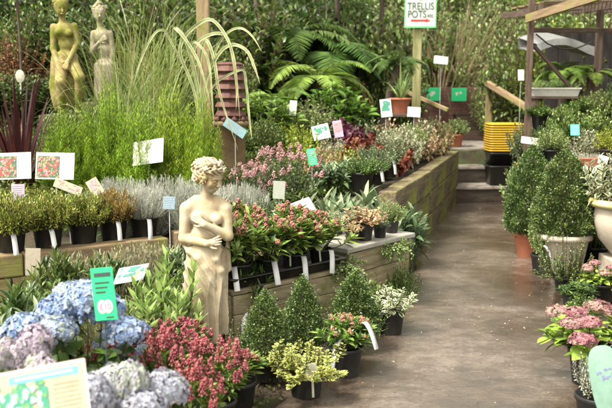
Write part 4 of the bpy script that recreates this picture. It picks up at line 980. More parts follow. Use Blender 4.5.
class SDF:
    def __init__(s, lo, hi, h):
        s.lo = np.array(lo, float); s.h = h
        ax = [np.arange(lo[i], hi[i], h) for i in range(3)]
        s.P = np.stack(np.meshgrid(*ax, indexing='ij'), -1).astype(np.float32); s.F = np.full(s.P.shape[:3], 9., np.float32)
    def box(s, lo, hi, pad=.05):
        sh = s.F.shape; a = np.clip(((np.array(lo) - pad - s.lo) / s.h).astype(int), 0, sh); b = np.clip(((np.array(hi) + pad - s.lo) / s.h).astype(int) + 1, 0, sh)
        return tuple(slice(a[i], b[i]) for i in range(3))
    def comb(s, sl, d, k, sub=False):
        f = s.F[sl]
        if sub:
            hh = np.clip(.5 - .5 * (f + d) / k, 0, 1); s.F[sl] = f * (1 - hh) - d * hh + k * hh * (1 - hh)
        else:
            hh = np.clip(.5 + .5 * (f - d) / k, 0, 1); s.F[sl] = f * (1 - hh) + d * hh - k * hh * (1 - hh)
    def ell(s, c, r, k=.015, rot=None, sub=False, disp=None):
        c = np.array(c, float); r = np.array(r, float); m = max(r); sl = s.box(c - m, c + m); q = s.P[sl] - c
        if rot is not None: q = q @ np.array(rot)
        l = np.linalg.norm(q / r, axis=-1); d = (l - 1) * np.linalg.norm(q, axis=-1) / np.maximum(l, 1e-4)
        d = np.where(l < .15, -min(r), d)
        if disp: d = d + disp(s.P[sl])
        s.comb(sl, d, k, sub)
    def cap(s, a, b, ra, rb, k=.012, sq=None, sub=False):
        a = np.array(a, float); b = np.array(b, float); m = max(ra, rb); sl = s.box(np.minimum(a, b) - m, np.maximum(a, b) + m)
        q = s.P[sl] - a; ab = b - a; t = np.clip((q @ ab) / (ab @ ab), 0, 1)
        d = np.linalg.norm(q - t[..., None] * ab, axis=-1) - (ra + (rb - ra) * t)
        s.comb(sl, d, k, sub)
    def chain(s, pts, k=.01):
        for (a, ra), (b, rb) in zip(pts[:-1], pts[1:]): s.cap(a, b, ra, rb, k)
    def build(s, name, mat):
        V, Q = surfnet(s.F, s.lo, s.h)
        # light smoothing
        for _ in range(2):
            A = np.zeros_like(V); n = np.zeros(len(V))
            for i in range(4):
                a, b = Q[:, i], Q[:, (i + 1) % 4]
                for ax in range(3): A[:, ax] += np.bincount(a, V[b, ax], len(V)) + np.bincount(b, V[a, ax], len(V))
                n += np.bincount(a, minlength=len(V)) + np.bincount(b, minlength=len(V))
            V = V * .6 + .4 * A / np.maximum(n, 1)[:, None]
        mb = MB(); mb.add(V, Q); return mb.mesh(name, mat)
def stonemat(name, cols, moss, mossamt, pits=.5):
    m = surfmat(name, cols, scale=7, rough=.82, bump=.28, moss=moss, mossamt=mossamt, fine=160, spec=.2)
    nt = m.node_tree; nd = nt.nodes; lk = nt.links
    # brown tint multiplied into the carved hollows (geometry pointiness)
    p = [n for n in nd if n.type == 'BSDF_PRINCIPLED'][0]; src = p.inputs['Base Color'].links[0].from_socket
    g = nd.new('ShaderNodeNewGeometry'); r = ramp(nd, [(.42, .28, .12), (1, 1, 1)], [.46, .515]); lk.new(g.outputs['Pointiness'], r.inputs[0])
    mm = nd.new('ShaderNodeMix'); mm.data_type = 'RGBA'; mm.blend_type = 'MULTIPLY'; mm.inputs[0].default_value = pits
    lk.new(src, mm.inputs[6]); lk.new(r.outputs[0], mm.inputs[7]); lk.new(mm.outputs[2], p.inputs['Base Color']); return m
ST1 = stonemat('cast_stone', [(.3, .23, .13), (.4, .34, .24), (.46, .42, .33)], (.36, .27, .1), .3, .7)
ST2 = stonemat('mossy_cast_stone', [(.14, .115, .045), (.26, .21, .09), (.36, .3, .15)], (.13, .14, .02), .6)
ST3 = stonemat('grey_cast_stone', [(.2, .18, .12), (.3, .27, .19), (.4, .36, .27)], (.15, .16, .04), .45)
PLM = surfmat('dark_mossy_stone', [(.03, .03, .015), (.07, .065, .03), (.12, .11, .06)], scale=6, rough=.9, bump=.6, moss=(.05, .07, .015), mossamt=.6)
s_ = 4.75 / 840 * 1.035
def pt(u, v, y): return np.array([(u - 208) * s_, y, (366 - v) * s_])
D = SDF((-.2, -.17, -.02), (.21, .165, 1.25), .0028)
# torso
D.ell(pt(208, 222, .01), (.095, .062, .075), .03)
D.ell(pt(209, 210, .015), (.1, .048, .04), .04); D.cap(pt(199, 206, .015), pt(190, 213, .005), .03, .034, .03); D.cap(pt(219, 206, .015), pt(227, 213, .005), .03, .034, .03)
D.ell(pt(207, 242, .01), (.092, .06, .075), .03)
D.ell(pt(208, 258, .01), (.1, .072, .06), .03)
D.ell(pt(201, 222, -.045), (.034, .03, .034), .018); D.ell(pt(220, 223, -.045), (.034, .032, .034), .018)
# neck and head (turned to the viewer's right and down)
D.cap(pt(208, 208, .012), pt(211, 192, .0), .036, .031, .02)
hc = pt(212, 182, -.008)
ya = math.radians(56); pi_ = math.radians(22)
fx = np.array([math.sin(ya) * math.cos(pi_), -math.cos(ya) * math.cos(pi_), -math.sin(pi_)])   # face direction
rt = nrm(np.cross(fx, [0, 0, 1.])); up = np.cross(rt, fx)
M3 = np.stack([rt, fx, up], 1)
def hp(x, y, z): return hc + rt * x + fx * y + up * z
D.ell(hp(0, 0, .012), (.062, .076, .072), .012, M3)
D.ell(hp(0, .03, -.03), (.045, .046, .05), .02, M3)
D.ell(hp(0, .055, -.062), (.02, .018, .016), .015, M3)
D.cap(hp(0, .073, .008), hp(0, .09, -.022), .0075, .0105, .008)
D.ell(hp(0, .086, -.024), (.013, .009, .007), .005, M3)
D.cap(hp(-.03, .066, .014), hp(-.008, .073, .016), .007, .006, .008); D.cap(hp(.03, .066, .014), hp(.008, .073, .016), .007, .006, .008)
for sx in (-1, 1):
    D.ell(hp(sx * .022, .079, .002), (.014, .01, .009), .006, M3, sub=True)
    D.ell(hp(sx * .022, .067, .001), (.012, .0095, .007), .003, M3)
    D.ell(hp(sx * .034, .052, -.022), (.02, .018, .018), .015, M3)
D.ell(hp(0, .079, -.041), (.016, .008, .0045), .004, M3); D.ell(hp(0, .077, -.05), (.013, .008, .0045), .004, M3)
D.ell(hp(0, .088, -.0455), (.018, .005, .0016), .002, M3, sub=True)
# hair: wavy mass swept back into a knot
def curls(P):
    return .0085 * np.sin(P[..., 0] * 130 + 3 * np.sin(P[..., 2] * 75)) * np.sin(P[..., 2] * 120 + 2.2 * np.sin(P[..., 1] * 80)) + .003 * np.sin(P[..., 0] * 260 + P[..., 2] * 210)
D.ell(hp(0, -.018, .035), (.074, .077, .066), .008, M3, disp=curls)
D.ell(hp(0, -.085, .02), (.042, .04, .042), .012, M3, disp=curls)
for k in range(11):
    a = -1.25 + 2.5 * k / 10; D.ell(hp(.068 * math.sin(a), .05 * math.cos(a) + .008, .047 + .014 * math.cos(a)), (.019, .018, .017), .005, disp=curls)
for k in range(7):
    a = -1 + 2 * k / 6; D.ell(hp(.045 * math.sin(a), .03 * math.cos(a), .084), (.02, .02, .016), .006, disp=curls)
for sx in (-1, 1):
    D.ell(hp(sx * .064, .012, .002), (.017, .028, .034), .008, M3, disp=curls)
    D.ell(hp(sx * .05, -.045, -.02), (.026, .026, .03), .014, M3, disp=curls)
# her right arm (viewer's left): elbow down, forearm across the waist, hand under the other elbow
def arm(sh, el, wr, r=(.035, .03, .031, .021)):
    D.cap(sh, el, r[0], r[1], .02); D.cap(el, wr, r[2], r[3], .014)
sR, eR, wR = pt(189, 215, .0), pt(187, 243, -.012), pt(211, 246, -.085)
arm(sR, eR, wR)
def hand(wr, d, n, L=.062, spread=.012, curl=.3, thumb=1, r=.0062):
    d = nrm(np.array(d, float)); n = nrm(np.array(n, float) - d * np.dot(n, d)); a = np.cross(d, n)
    palm = wr + d * .026
    D.ell(palm, (.026, .0215, .011), .01, np.stack([d, a, n], 1))
    for i in range(4):
        b = wr + d * .043 + a * (i - 1.5) * spread; f = nrm(d + a * (i - 1.5) * .08); l = L * (.55, .66, .62, .5)[i]
        m1 = b + f * l * .45 - n * .002; m2 = m1 + nrm(f - n * curl) * l * .35; m3 = m2 + nrm(f - n * curl * 2) * l * .25
        D.chain([(b, r), (m1, r * .95), (m2, r * .85), (m3, r * .7)], .0025)
    b = wr + d * .012 + a * thumb * .02; m1 = b + nrm(d + a * thumb * .9) * .02; m2 = m1 + nrm(d + a * thumb * .35) * .02
    D.chain([(b, r * 1.15), (m1, r * 1.05), (m2, r * .8)], .004)
hand(wR, (1, -.1, .25), (.1, -1, .2), thumb=1, curl=.35)
sL, eL, wL = pt(228, 215, .0), pt(230, 240, -.035), pt(209, 227, -.1)
arm(sL, eL, wL)
hand(wL, (-.85, .25, .6), (-.25, -.95, .1), thumb=-1, curl=.2)
# legs under the cloth
D.cap(pt(199, 262, 0), pt(197, 312, -.035), .06, .042, .02); D.cap(pt(197, 312, -.035), pt(199, 358, .0), .04, .024, .02)
D.cap(pt(218, 262, .01), pt(220, 312, .0), .06, .042, .02); D.cap(pt(220, 312, .0), pt(217, 358, .02), .038, .024, .02)
for fx_, fy in ((199, -.03), (219, -.015)): D.cap(pt(fx_, 361, .01 + fy + .02), pt(fx_ - 1, 363.5, fy - .055), .024, .014, .012)
# drapery: elliptical column with carved folds
sl = D.box((-.17, -.14, .07), (.17, .13, .76), 0); P = D.P[sl] / 1.035; x, y, z = P[..., 0], P[..., 1], P[..., 2]
zc = [.06, .12, .25, .4, .53, .6, .66, .72]; cx = np.interp(z, zc, [-.002, -.002, -.006, -.004, .0, .0, -.002, .0]); cy = np.interp(z, zc, [-.01, -.01, -.012, -.006, .006, .008, .006, .006])
rx = np.interp(z, zc, [.098, .1, .108, .122, .126, .113, .1, .088]); ry = np.interp(z, zc, [.075, .078, .08, .084, .09, .08, .07, .06])
th = np.arctan2((y - cy) / ry, (x - cx) / rx); rad = np.sqrt(((x - cx) / rx) ** 2 + ((y - cy) / ry) ** 2)
lower = np.clip((.52 - z) / .3, 0, 1)
def ridge(a): return 1 - np.abs(np.sin(a)) ** .7
f1 = ridge(th * 5.0 + .9 * np.sin(z * 7) + .5) * (.023 * lower + .002)            # long vertical folds
f2 = ridge(th * 8.5 - 1.2 * np.sin(z * 5 + 1)) * .01 * lower
f3 = ridge(z * 42 + x * 120 * .55 + 30 * x * x) * .009 * np.clip((z - .38) / .08, 0, 1) * np.clip((.62 - z) / .05, 0, 1) * (x < .06)   # swags across hips
leg = .018 * np.exp(-((x + .05) / .035) ** 2) * np.clip(-y * 20, 0, 1) * np.clip((.5 - z) / .1, 0, 1) * np.clip((z - .14) / .2, 0, 1)
d = (rad - 1) * np.minimum(rx, ry) * 1.05 - f1 - f2 - f3 - leg + .006
hem = .105 + .05 * (x > .045) * np.clip((x - .045) * 20, 0, 1) + .008 * np.sin(th * 9)
d = np.maximum(d, hem - z); topz = .665 + .02 * np.sin(x * 22 + 1) - .25 * np.clip(x - .02, 0, .2) + .03 * (y > .02)
d = np.maximum(d, z - topz)
D.comb(sl, d, .008)
# rolled waist edge and falling swag
D.chain([(pt(186, 251, .0), .006), (pt(192, 255, -.05), .008), (pt(201, 261, -.07), .009), (pt(209, 270, -.07), .008), (pt(213, 282, -.066), .006), (pt(214, 300, -.058), .004)], .03)
D.chain([(pt(223, 254, -.04), .006), (pt(220, 262, -.064), .008), (pt(224, 274, -.055), .008), (pt(226, 288, -.03), .005)], .03)
D.cap(pt(229, 250, .03), pt(230, 275, .02), .014, .016, .02)
# base slab
sl = D.box((-.15, -.12, -.01), (.15, .12, .03), .01); P = D.P[sl]; q = np.abs(P - np.array([.0, .0, .0])) - np.array([.125, .1, .028]); d = np.linalg.norm(np.maximum(q, 0), axis=-1) + np.minimum(q.max(-1), 0) - .004
D.comb(sl, d, .004)
g = pt(208, 366, 0)
base = at(208, 366, 4.75)
stt = thing('garden_statue', 'cream stone statue of a draped woman with arms crossed over her chest', 'statue', (base.x, 4.75, max(0, base.z)))
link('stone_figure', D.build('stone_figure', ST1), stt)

# seated nude at the back left
s2 = 7.7 / 840
def p2(u, v, y): return np.array([(u - 66) * s2, y, (112 - v) * s2])
D = SDF((-.22, -.22, -.05), (.24, .2, 1.16), .0062)
D.ell(p2(67, 33, .01), (.092, .07, .085), .03); D.ell(p2(69, 45, .02), (.075, .06, .08), .03); D.ell(p2(68, 58, .03), (.1, .08, .07), .03)
D.ell(p2(63, 34, -.045), (.03, .026, .03), .02); D.ell(p2(73, 35, -.045), (.03, .026, .03), .02)
D.cap(p2(66, 27, .01), p2(66, 18, -.0), .032, .03, .02)
hc = p2(65, 10, -.005); fx = nrm(np.array([.45, -.85, -.3])); rt = nrm(np.cross(fx, [0, 0, 1.])); up = np.cross(rt, fx); M3 = np.stack([rt, fx, up], 1)
D.ell(hp(0, 0, .01), (.06, .074, .075), .012, M3); D.ell(hp(0, .035, -.032), (.042, .04, .045), .02, M3)
D.cap(hp(0, .073, .006), hp(0, .09, -.02), .008, .011, .008); D.ell(hp(0, .078, -.042), (.018, .01, .007), .004, M3)
for sx in (-1, 1): D.ell(hp(sx * .023, .08, .002), (.015, .012, .01), .008, M3, sub=True)
D.ell(hp(0, -.02, .035), (.07, .074, .06), .008, M3, disp=curls); D.ell(hp(0, -.08, .02), (.04, .035, .04), .01, M3, disp=curls)
D.cap(p2(57, 29, .01), p2(56, 50, -.0), .033, .027, .02); D.cap(p2(56, 50, 0), p2(67, 78, -.13), .028, .018, .015)
D.cap(p2(77, 28, .01), p2(80, 45, .0), .033, .027, .02); D.cap(p2(80, 45, .0), p2(73, 62, -.09), .027, .018, .015)
def hand2(w, d, n):
    hand(w, d, n, L=.07, spread=.012, r=.0075)
hand2(p2(67, 78, -.13), (.3, -.2, -1), (0, -1, .2)); hand2(p2(73, 62, -.09), (-.3, -.5, -.8), (0, -1, .3))
D.cap(p2(64, 62, .02), p2(66, 82, -.14), .065, .046, .02); D.cap(p2(66, 82, -.14), p2(64, 112, -.08), .042, .028, .02)
D.cap(p2(72, 62, .02), p2(84, 78, -.11), .065, .046, .02); D.cap(p2(84, 78, -.11), p2(79, 112, -.05), .042, .028, .02)
def rough(P): return .012 * np.sin(P[..., 0] * 25) * np.sin(P[..., 2] * 20 + P[..., 1] * 15)
D.ell(p2(67, 88, .06), (.14, .12, .25), .02, disp=rough); D.ell(p2(56, 82, .03), (.05, .06, .26), .04, disp=lambda P: .008 * np.sin(P[..., 0] * 70 + P[..., 2] * 12))
for fu in (64, 79): D.cap(p2(fu, 112, -.07), p2(fu + 2, 113, -.15), .026, .016, .012)
b = at(66, 112, 7.7)
t = thing('garden_statue', 'mossy seated stone nude resting her hands on her knees at the back left', 'statue', (b.x, 7.7, b.z))
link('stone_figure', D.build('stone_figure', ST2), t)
gz_ = hz(b.x, 7.7)
t = thing('statue_plinth', 'stone plinth hidden in the conifers under the seated statue', 'plinth', (b.x, 7.72, gz_ - .02))
link('block', boxmesh('block', .4, .4, max(.1, b.z - gz_ - .0), PLM, .015, 'b'), t)

s2 = 8.3 / 840
def p2(u, v, y): return np.array([(u - 103) * s2, y, (100 - v) * s2])
D = SDF((-.2, -.16, -.05), (.22, .16, 1.08), .0066)
D.ell(p2(104, 38, .0), (.08, .065, .085), .03); D.ell(p2(106, 52, 0), (.07, .055, .08), .03); D.ell(p2(107, 66, 0), (.092, .075, .08), .03)
D.cap(p2(103, 33, .0), p2(102, 23, -.0), .03, .028, .02)
hc = p2(102, 16, 0); fx = nrm(np.array([.3, -.9, -.2])); rt = nrm(np.cross(fx, [0, 0, 1.])); up = np.cross(rt, fx); M3 = np.stack([rt, fx, up], 1)
D.ell(hp(0, 0, .01), (.055, .068, .07), .012, M3); D.ell(hp(0, .03, -.03), (.04, .038, .042), .02, M3); D.cap(hp(0, .066, .006), hp(0, .082, -.018), .008, .011, .008)
for sx in (-1, 1): D.ell(hp(sx * .022, .074, .002), (.014, .012, .01), .008, M3, sub=True)
D.ell(hp(0, -.015, .035), (.066, .07, .058), .008, M3, disp=curls); D.ell(hp(0, -.01, .09), (.035, .035, .03), .01, M3, disp=curls)
D.cap(p2(96, 35, .0), p2(95, 52, -.03), .03, .025, .02); D.cap(p2(95, 52, -.03), p2(104, 44, -.1), .025, .018, .015); hand2(p2(104, 44, -.1), (.7, -.1, .6), (0, -1, .2))
D.cap(p2(112, 35, .0), p2(114, 52, .0), .03, .025, .02); D.cap(p2(114, 52, .0), p2(112, 68, -.05), .025, .018, .015); hand2(p2(112, 68, -.05), (0, -.2, -1), (0, -1, .1))
D.cap(p2(103, 68, 0), p2(103, 98, 0), .075, .06, .02); D.cap(p2(111, 68, 0), p2(110, 98, 0), .075, .06, .02)
for k in range(7):
    a = -2.6 + k * .36; D.cap((.035 + .095 * math.cos(a), .08 * math.sin(a), .34), (.04 + .11 * math.cos(a), .1 * math.sin(a), .0), .014, .022, .02)
b = at(103, 100, 8.3); gz_ = hz(b.x, 8.3)
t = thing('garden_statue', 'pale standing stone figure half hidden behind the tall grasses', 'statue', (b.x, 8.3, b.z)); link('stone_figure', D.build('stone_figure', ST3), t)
t = thing('statue_plinth', 'stone plinth hidden under the pale standing statue', 'plinth', (b.x, 8.3, gz_ - .02)); link('block', boxmesh('block', .38, .38, max(.08, b.z - gz_), PLM, .015, 'b'), t)

# ================================================================== shelter on the right
Y1 = 9.0; pA = at(531, 22, Y1); pB = at(597, 12, 10.4)
t = thing('shelter', 'dark timber lean-to with open roof over the plant benches at the right', 'shelter', (pA.x, Y1, 0))
l0 = Vector((pA.x, Y1, 0))
def rel(p): return Vector(p) - l0
beam('post', rel((pA.x, Y1, -.02)), rel((pA.x, Y1, 2.75)), .058, .058, WOODDK, t, .006)
e1 = at(622, -12, 7.4)
beam('roof_beam', rel((pA.x - .06, Y1 + .0, pA.z + .03)) + Vector((0, -.06, 0)), rel(e1), .04, .085, WOODTAN, t, .005)
e1b = Vector((4.9, 8.3, pA.z + .12))
pc = at(598, 60, 9.9); beam('post', rel((pc.x, 9.9, 0)), rel((pc.x, 9.9, 2.6)), .07, .07, WOODDK, t, .006)
beam('post', rel((4.6, 10.8, 0)), rel((4.6, 10.8, 2.8)), .09, .09, WOODDK, t, .006)
beam('cross_rail', rel((pA.x, Y1 + .04, at(531, 30, Y1).z)), rel((pc.x + .3, 9.95, at(598, 30, 9.9).z)), .04, .05, WOODDK, t, .004)
beam('cross_rail', rel((pA.x, Y1 + .03, pA.z + .1)), rel((pA.x + .25, 11.4, pA.z + .25)), .05, .07, WOODDK, t, .004)
beam('brace', rel(at(534, 46, Y1)), rel(at(578, 96, Y1 + .3)), .03, .035, WOODDK, t, .003)
for k in range(7):
    a = Vector((pA.x + .05 + k * .33, Y1 - .2 - k * .22, pA.z + .13)); b_ = Vector((pA.x + .5 + k * .33, 11.4, pA.z + .3)); beam('rafter', rel(a), rel(b_), .045, .07, WOODDK, t, .004)
for k in range(12):
    y = 8.9 + k * .21; beam('roof_batten', rel((pA.x + .1 + k * .02, y, pA.z + .2 + k * .012)), rel((5.4, y - .5, pA.z + .2 + k * .012)), .05, .02, WOODTAN if k % 3 else WOODDK, t, .003)
DW = surfmat('interior_shade_board', [(.01, .009, .008), (.022, .019, .016), (.04, .034, .028)], scale=4, stretch=(6, 6, 1), rough=.8, bump=.4)  # near-black board colour stands in for the shade inside the lean-to
for k in range(16): link('back_board', boxmesh('back_board', .17, .02, 1.92, DW, .003, 'b'), t, rel((pA.x + .95 + k * .175, 11.5 + .004 * (k % 2), .4)))
# sagging cable
c_ = [at(536, 34, 8.95), at(548, 44, 9.0), at(562, 49, 9.1), at(577, 48, 9.3), at(592, 42, 9.8)]
mb = MB(); tubes(mb, np.array([[list(rel(p)) for p in c_]]), .008, .008, 6); link('cable', mb.mesh('cable', BLACKPOT), t)
# grey arched cover under the roof
mb = MB(); pts = []
us = [537, 545, 555, 566, 576, 586, 596]; vt = [44, 41, 38.5, 38, 40, 44, 47]; vb = [52, 48.5, 45, 45, 48, 53, 57]
yy0 = 10.1
rings = []
for u, a, b in zip(us, vt, vb):
    T = at(u, a, yy0); B_ = at(u, b, yy0); rings.append([(T.x, yy0 + .9, T.z + .12), (T.x, yy0, T.z), (B_.x, yy0 - .02, B_.z), (B_.x, yy0 + .9, B_.z + .08)])
c0 = rings[0][1]; rings = [[tuple(np.array(p) - np.array(c0)) for p in r_] for r_ in rings]
loft(mb, rings, 4)
t2 = tag(link('curved_cover', mb.mesh('curved_cover', plain('grey_sheet', (.2, .205, .2), rough=.5), False), None, c0), 'grey curved sheet spanning the dark space under the lean-to roof', 'cover')

# benches on the right
def bench(name, label, x0, x1, y0, y1, z, mat, nsl=6, cat='bench', h_=.03, base=0):
    t = thing(name, label, cat, ((x0 + x1) / 2, (y0 + y1) / 2, base)); w_ = (y1 - y0) / nsl
    for k in range(nsl): link('slat', boxmesh('slat', x1 - x0, w_ - .012, h_, mat, .004, cuts=3, jitter=.002), t, (0, -(y1 - y0) / 2 + w_ * (k + .5), z - h_ / 2 - base))
    for sx in (-1, 1):
        for sy in (-1, 1): link('leg', boxmesh('leg', .05, .05, z - h_ - base, mat, .004, 'b'), t, (sx * ((x1 - x0) / 2 - .06), sy * ((y1 - y0) / 2 - .06), 0))
    return t
zt = .86; a = at(540, 160, 7.9); bench('plant_bench', 'low slatted bench carrying seedlings behind the two box topiaries', a.x - .05, 4.2, 7.5, 8.5, zt, WOODDK)
zt2 = 1.12; bench('plant_bench', 'raised slatted bench of leafy pots under the lean-to', 2.75, 4.7, 8.75, 9.9, zt2, WOODDK)
# white trough on bench
c = at(554, 97, 9.25); tw = px(46, 9.25)
t = thing('plant_trough', 'long white trough of plants on a dark stand under the lean-to', 'trough', (c.x, 9.3, c.z + .01))
mb = MB()
def rect(l, w_, z): return [(l, w_, z), (-l, w_, z), (-l, -w_, z), (l, -w_, z)]
l = tw / 2
loft(mb, [rect(.01, .01, 0), rect(l - .02, .13, 0), rect(l, .15, .075), rect(l + .012, .16, .077), rect(l + .012, .16, .092), rect(l - .01, .14, .092), rect(l - .02, .13, .07), rect(.01, .01, .07)], 4)
link('trough_shell', mb.mesh('trough_shell', plain('white_plastic', (.4, .39, .35), rough=.5), False), t)
SPT = SPEC['red_heuchera']['parts']['foliage']
for k in range(3): link('foliage', SPEC['pale_shrub']['parts']['foliage'], t, (-l * .6 + k * l * .6, 0, .07), (0, 0, k * 2), (.7, .7, .45))
t = thing('trough_stand', 'dark timber stand under the long white trough', 'stand', (c.x, 9.3, zt2 - .0))
hh = c.z + .008 - zt2
link('top_board', boxmesh('top_board', tw * .95, .26, .025, WOODDK, .003, 'b'), t, (0, 0, hh - .025))
for sx in (-1, 1): link('leg', boxmesh('leg', .04, .22, hh - .026, WOODDK, .003, 'b'), t, (sx * tw * .4, 0, 0))
# seedling tray
c = at(577, 146, 7.75)
t = thing('seedling_tray', 'red-brown seedling tray of cream rosettes on the slatted bench', 'tray', (c.x, 7.75, zt + .001), .06)
tl = px(22, 7.75)
mb = MB(); loft(mb, [rect(.01, .01, 0), rect(tl - .01, .14, 0), rect(tl, .15, .055), rect(tl + .012, .162, .055), rect(tl + .012, .162, .065), rect(tl - .006, .145, .065), rect(tl - .012, .135, .03), rect(.01, .01, .03)], 4)
link('tray_shell', mb.mesh('tray_shell', TERRA, False), t)
for k in range(5):
    for j in range(2): link('seedling', SPEC['silver_shrub']['parts']['foliage'], t, (-tl * .75 + k * tl * .375, -.06 + j * .12, .03), (0, 0, k + j * 2), (.32, .32, .42))
t = thing('stone_urn', 'pale round-bellied stone urn with yellow lichen rim at the right edge', 'urn', (at(629, 240, 6.7).x, 6.7, .0))
k = px(34, 6.7) / .235 * .98
k = 1.22
link('pedestal', boxmesh('pedestal', .36, .36, .2, STONEPOT, .012, 'b'), t)
link('urn_bowl', pot('stone'), t, (0, 0, .2), sc=(k, k, k * 1.05))
mb = MB(); lathe(mb, [(.225, .325), (.262, .33), (.274, .35), (.262, .374), (.218, .372)], 40); link('rim', mb.mesh('rim', surfmat('lichen_stone', [(.3, .26, .07), (.5, .44, .16), (.62, .58, .38)], scale=6, rough=.85, bump=.4)), t, (0, 0, .2), sc=(k, k, k * 1.05))

# ================================================================== plants, near to far
G1 = 'heathers in black pots behind the timber edging'
row = [('heath', 8, 5.62, 190, 54, 'green-gold heather in a black pot at the far left of the edging row'),
       ('heath', 46, 5.78, 190, 50, 'green-gold heather in a black pot below the red blossom card'),
       ('heath', 82, 5.95, 190, 48, 'green heather in a black pot, third from the left of the row'),
       ('bronze_heath', 112, 6.12, 186, 44, 'bronze heather in a black pot under the narrow cream card'),
       ('silver_mound', 143, 6.22, 186, 46, 'silver-leaved mound in a black pot at the right of the heather row')]
for k, (sp, u, Y, vt, wp, lab) in enumerate(row):
    plant('potted_heather', lab, 'plant', sp, u, Y, vt, wp * 1.25, .475 - .03, 'black', pr=.105, group=G1, tags=[('strip', .5, .5, .0)] if k in (0, 1, 3, 4) else ())
G2 = 'potted shrubs lined up on the sleeper wall'
wallrow = [('green_shrub', .02, 158, 50, 'grey-green shrub in the nearest black pot on the sleeper wall'), ('glaucous_shrub', .13, 145, 46, 'dense blue-green shrub, second black pot along the sleeper wall'), ('glaucous_shrub', .27, 138, 42, 'blue-green shrub with an upright pale label, third pot on the sleeper wall'),
           ('cream_shrub', .41, 126, 42, 'cream-variegated shrub in the middle of the sleeper wall row'), ('pale_shrub', .55, 122, 34, 'pale green shrub, third black pot before the garden steps'), ('cream_shrub', .7, 120, 32, 'cream shrub, second black pot before the garden steps'), ('pale_shrub', .86, 118, 28, 'pale shrub in the last black pot beside the garden steps')]
W0, W1 = Vector((.68, 6.98)), Vector((1.98, 11.3)); wd = (W1 - W0); wn = Vector((-wd.y, wd.x)).normalized()
for k, (sp, f, vt, wp, lab) in enumerate(wallrow):
    q = W0 + wd * f + wn * .24
    plant('potted_shrub', lab, 'plant', sp, 0, q.y, vt - 2, wp * 1.22, .7 - .015, 'black', pr=.1, xy=(q.x, q.y), group=G2, tags=[('strip', .3, .5, .02)] if k in (1, 2, 4) else ())
def P(sp, u, Y, vt, wp, lab, z=None, potk=None, pr=None, name='shrub', cat='plant', **k): return plant(name, lab, cat, sp, u, Y, vt, wp, z, potk, pr, **k)
# topiary
P('box_cone', 265, 4.35, 288, 52, 'clipped box cone in a black pot nearest the statue', .018, 'black', .07, topi=True, name='box_cone', group='box cones in front of the bench')
P('box_cone', 303, 4.62, 274, 44, 'clipped box cone in a black pot in the middle of three before the bench', .018, 'black', .065, topi=True, name='box_cone', group='box cones in front of the bench')
P('box_cone', 355, 4.85, 269, 52, 'clipped box cone at the right of three before the bench, beside the path', .018, 'black', .07, topi=True, name='box_cone', group='box cones in front of the bench')
P('box_cone_large', 533, 7.6, 144, 50, 'box topiary in a terracotta pot, smaller and further back', .02, 'terracotta', .15, topi=True, name='box_topiary')
P('box_cone_large', 567, 6.95, 146, 60, 'big clipped box topiary in a pale pot left of the stone urn', .02, 'cream', .22, topi=True, name='box_topiary')
P('loose_box', 567, 6.3, 232, 62, 'loose dark box bush in front of the big box topiary', .0, 'black', .08, name='box_topiary')
P('pale_shrub', 546, 6.9, 182, 30, 'small pale shrub with white tag between the two box topiaries', .02, 'black', .1, name='potted_shrub', tags=[('strip', -.3, .8, .1)])
# path-edge pots
P('variegated_euonymus', 306, 4.12, 334, 92, 'yellow variegated trailing shrub in a black pot with a pale oval label', .02, 'black', .095, name='potted_shrub', tags=[('oval', .35, .1, -.04)])
P('skimmia', 345, 4.42, 314, 54, 'red-budded shrub with two white strips in front of the right box cone', .02, 'black', .1, name='potted_shrub', tags=[('strip', -.2, -.9, .08), ('strip', .9, .8, .17)])
P('cream_variegated_shrub', 391, 5.2, 286, 56, 'cream variegated shrub in a small black pot alone at the path edge', .02, 'black', .09, name='potted_shrub')
P('skimmia_b', 236, 3.95, 352, 62, 'red-budded shrub with paler leaves at the right of the crimson mass', .0, 'black', .1, name='potted_shrub')
# crimson skimmias
for k, (u, Y, vt, wp, lab) in enumerate(((122, 3.6, 334, 76, 'crimson-budded shrub on the left, touching the blue hydrangea'), (160, 3.55, 334, 80, 'crimson-budded shrub in the middle, above the pale hydrangea head'), (180, 4.25, 322, 66, 'crimson-budded shrub directly in front of the statue base'), (214, 3.7, 341, 78, 'crimson-budded shrub at the right of the crimson mass'), (188, 3.3, 366, 80, 'crimson-budded shrub lowest in the picture beside the pale hydrangea'))):
    P('red_skimmia', u, Y, vt, wp, lab, .0, 'black', .1, name='potted_shrub', group='crimson-budded shrubs in front of the statue')
P('spiky_hebe', 229, 4.05, 316, 34, 'spiky cream-green conical shrub beside the statue base', .0, 'black', .09, name='potted_shrub')
# hydrangeas
P('blue_hydrangea', 78, 3.35, 294, 116, 'blue hydrangea with big round heads behind the green price sign', .0, 'black', .13, name='hydrangea', rz=.6)
P('blue_hydrangea', 128, 3.6, 333, 52, 'small blue hydrangea just right of the green price sign', .0, 'black', .1, name='hydrangea', rz=2)
P('lilac_hydrangea', 2, 2.9, 338, 88, 'lilac-pink hydrangea at the left edge above the cream card', .0, 'black', .13, name='hydrangea', rz=1)
P('pale_hydrangea', 146, 2.75, 382, 92, 'pale lilac-white hydrangea at the bottom edge by the cream card', .0, 'black', .13, name='hydrangea', rz=4)
P('pale_hydrangea', 100, 2.6, 384, 60, 'mauve-white hydrangea just behind the corner of the cream card', .0, 'black', .11, name='hydrangea', rz=2)
P('pink_hydrangea', 596, 4.3, 304, 100, 'pink hydrangea with lime leaves in a black pot at the lower right', .0, 'black', .13, name='hydrangea', rz=.9)
P('silver_shrub', 600, 3.75, 345, 56, 'grey-leaved shrub beside the mint card at the lower right', .0, 'black', .1, name='potted_shrub')
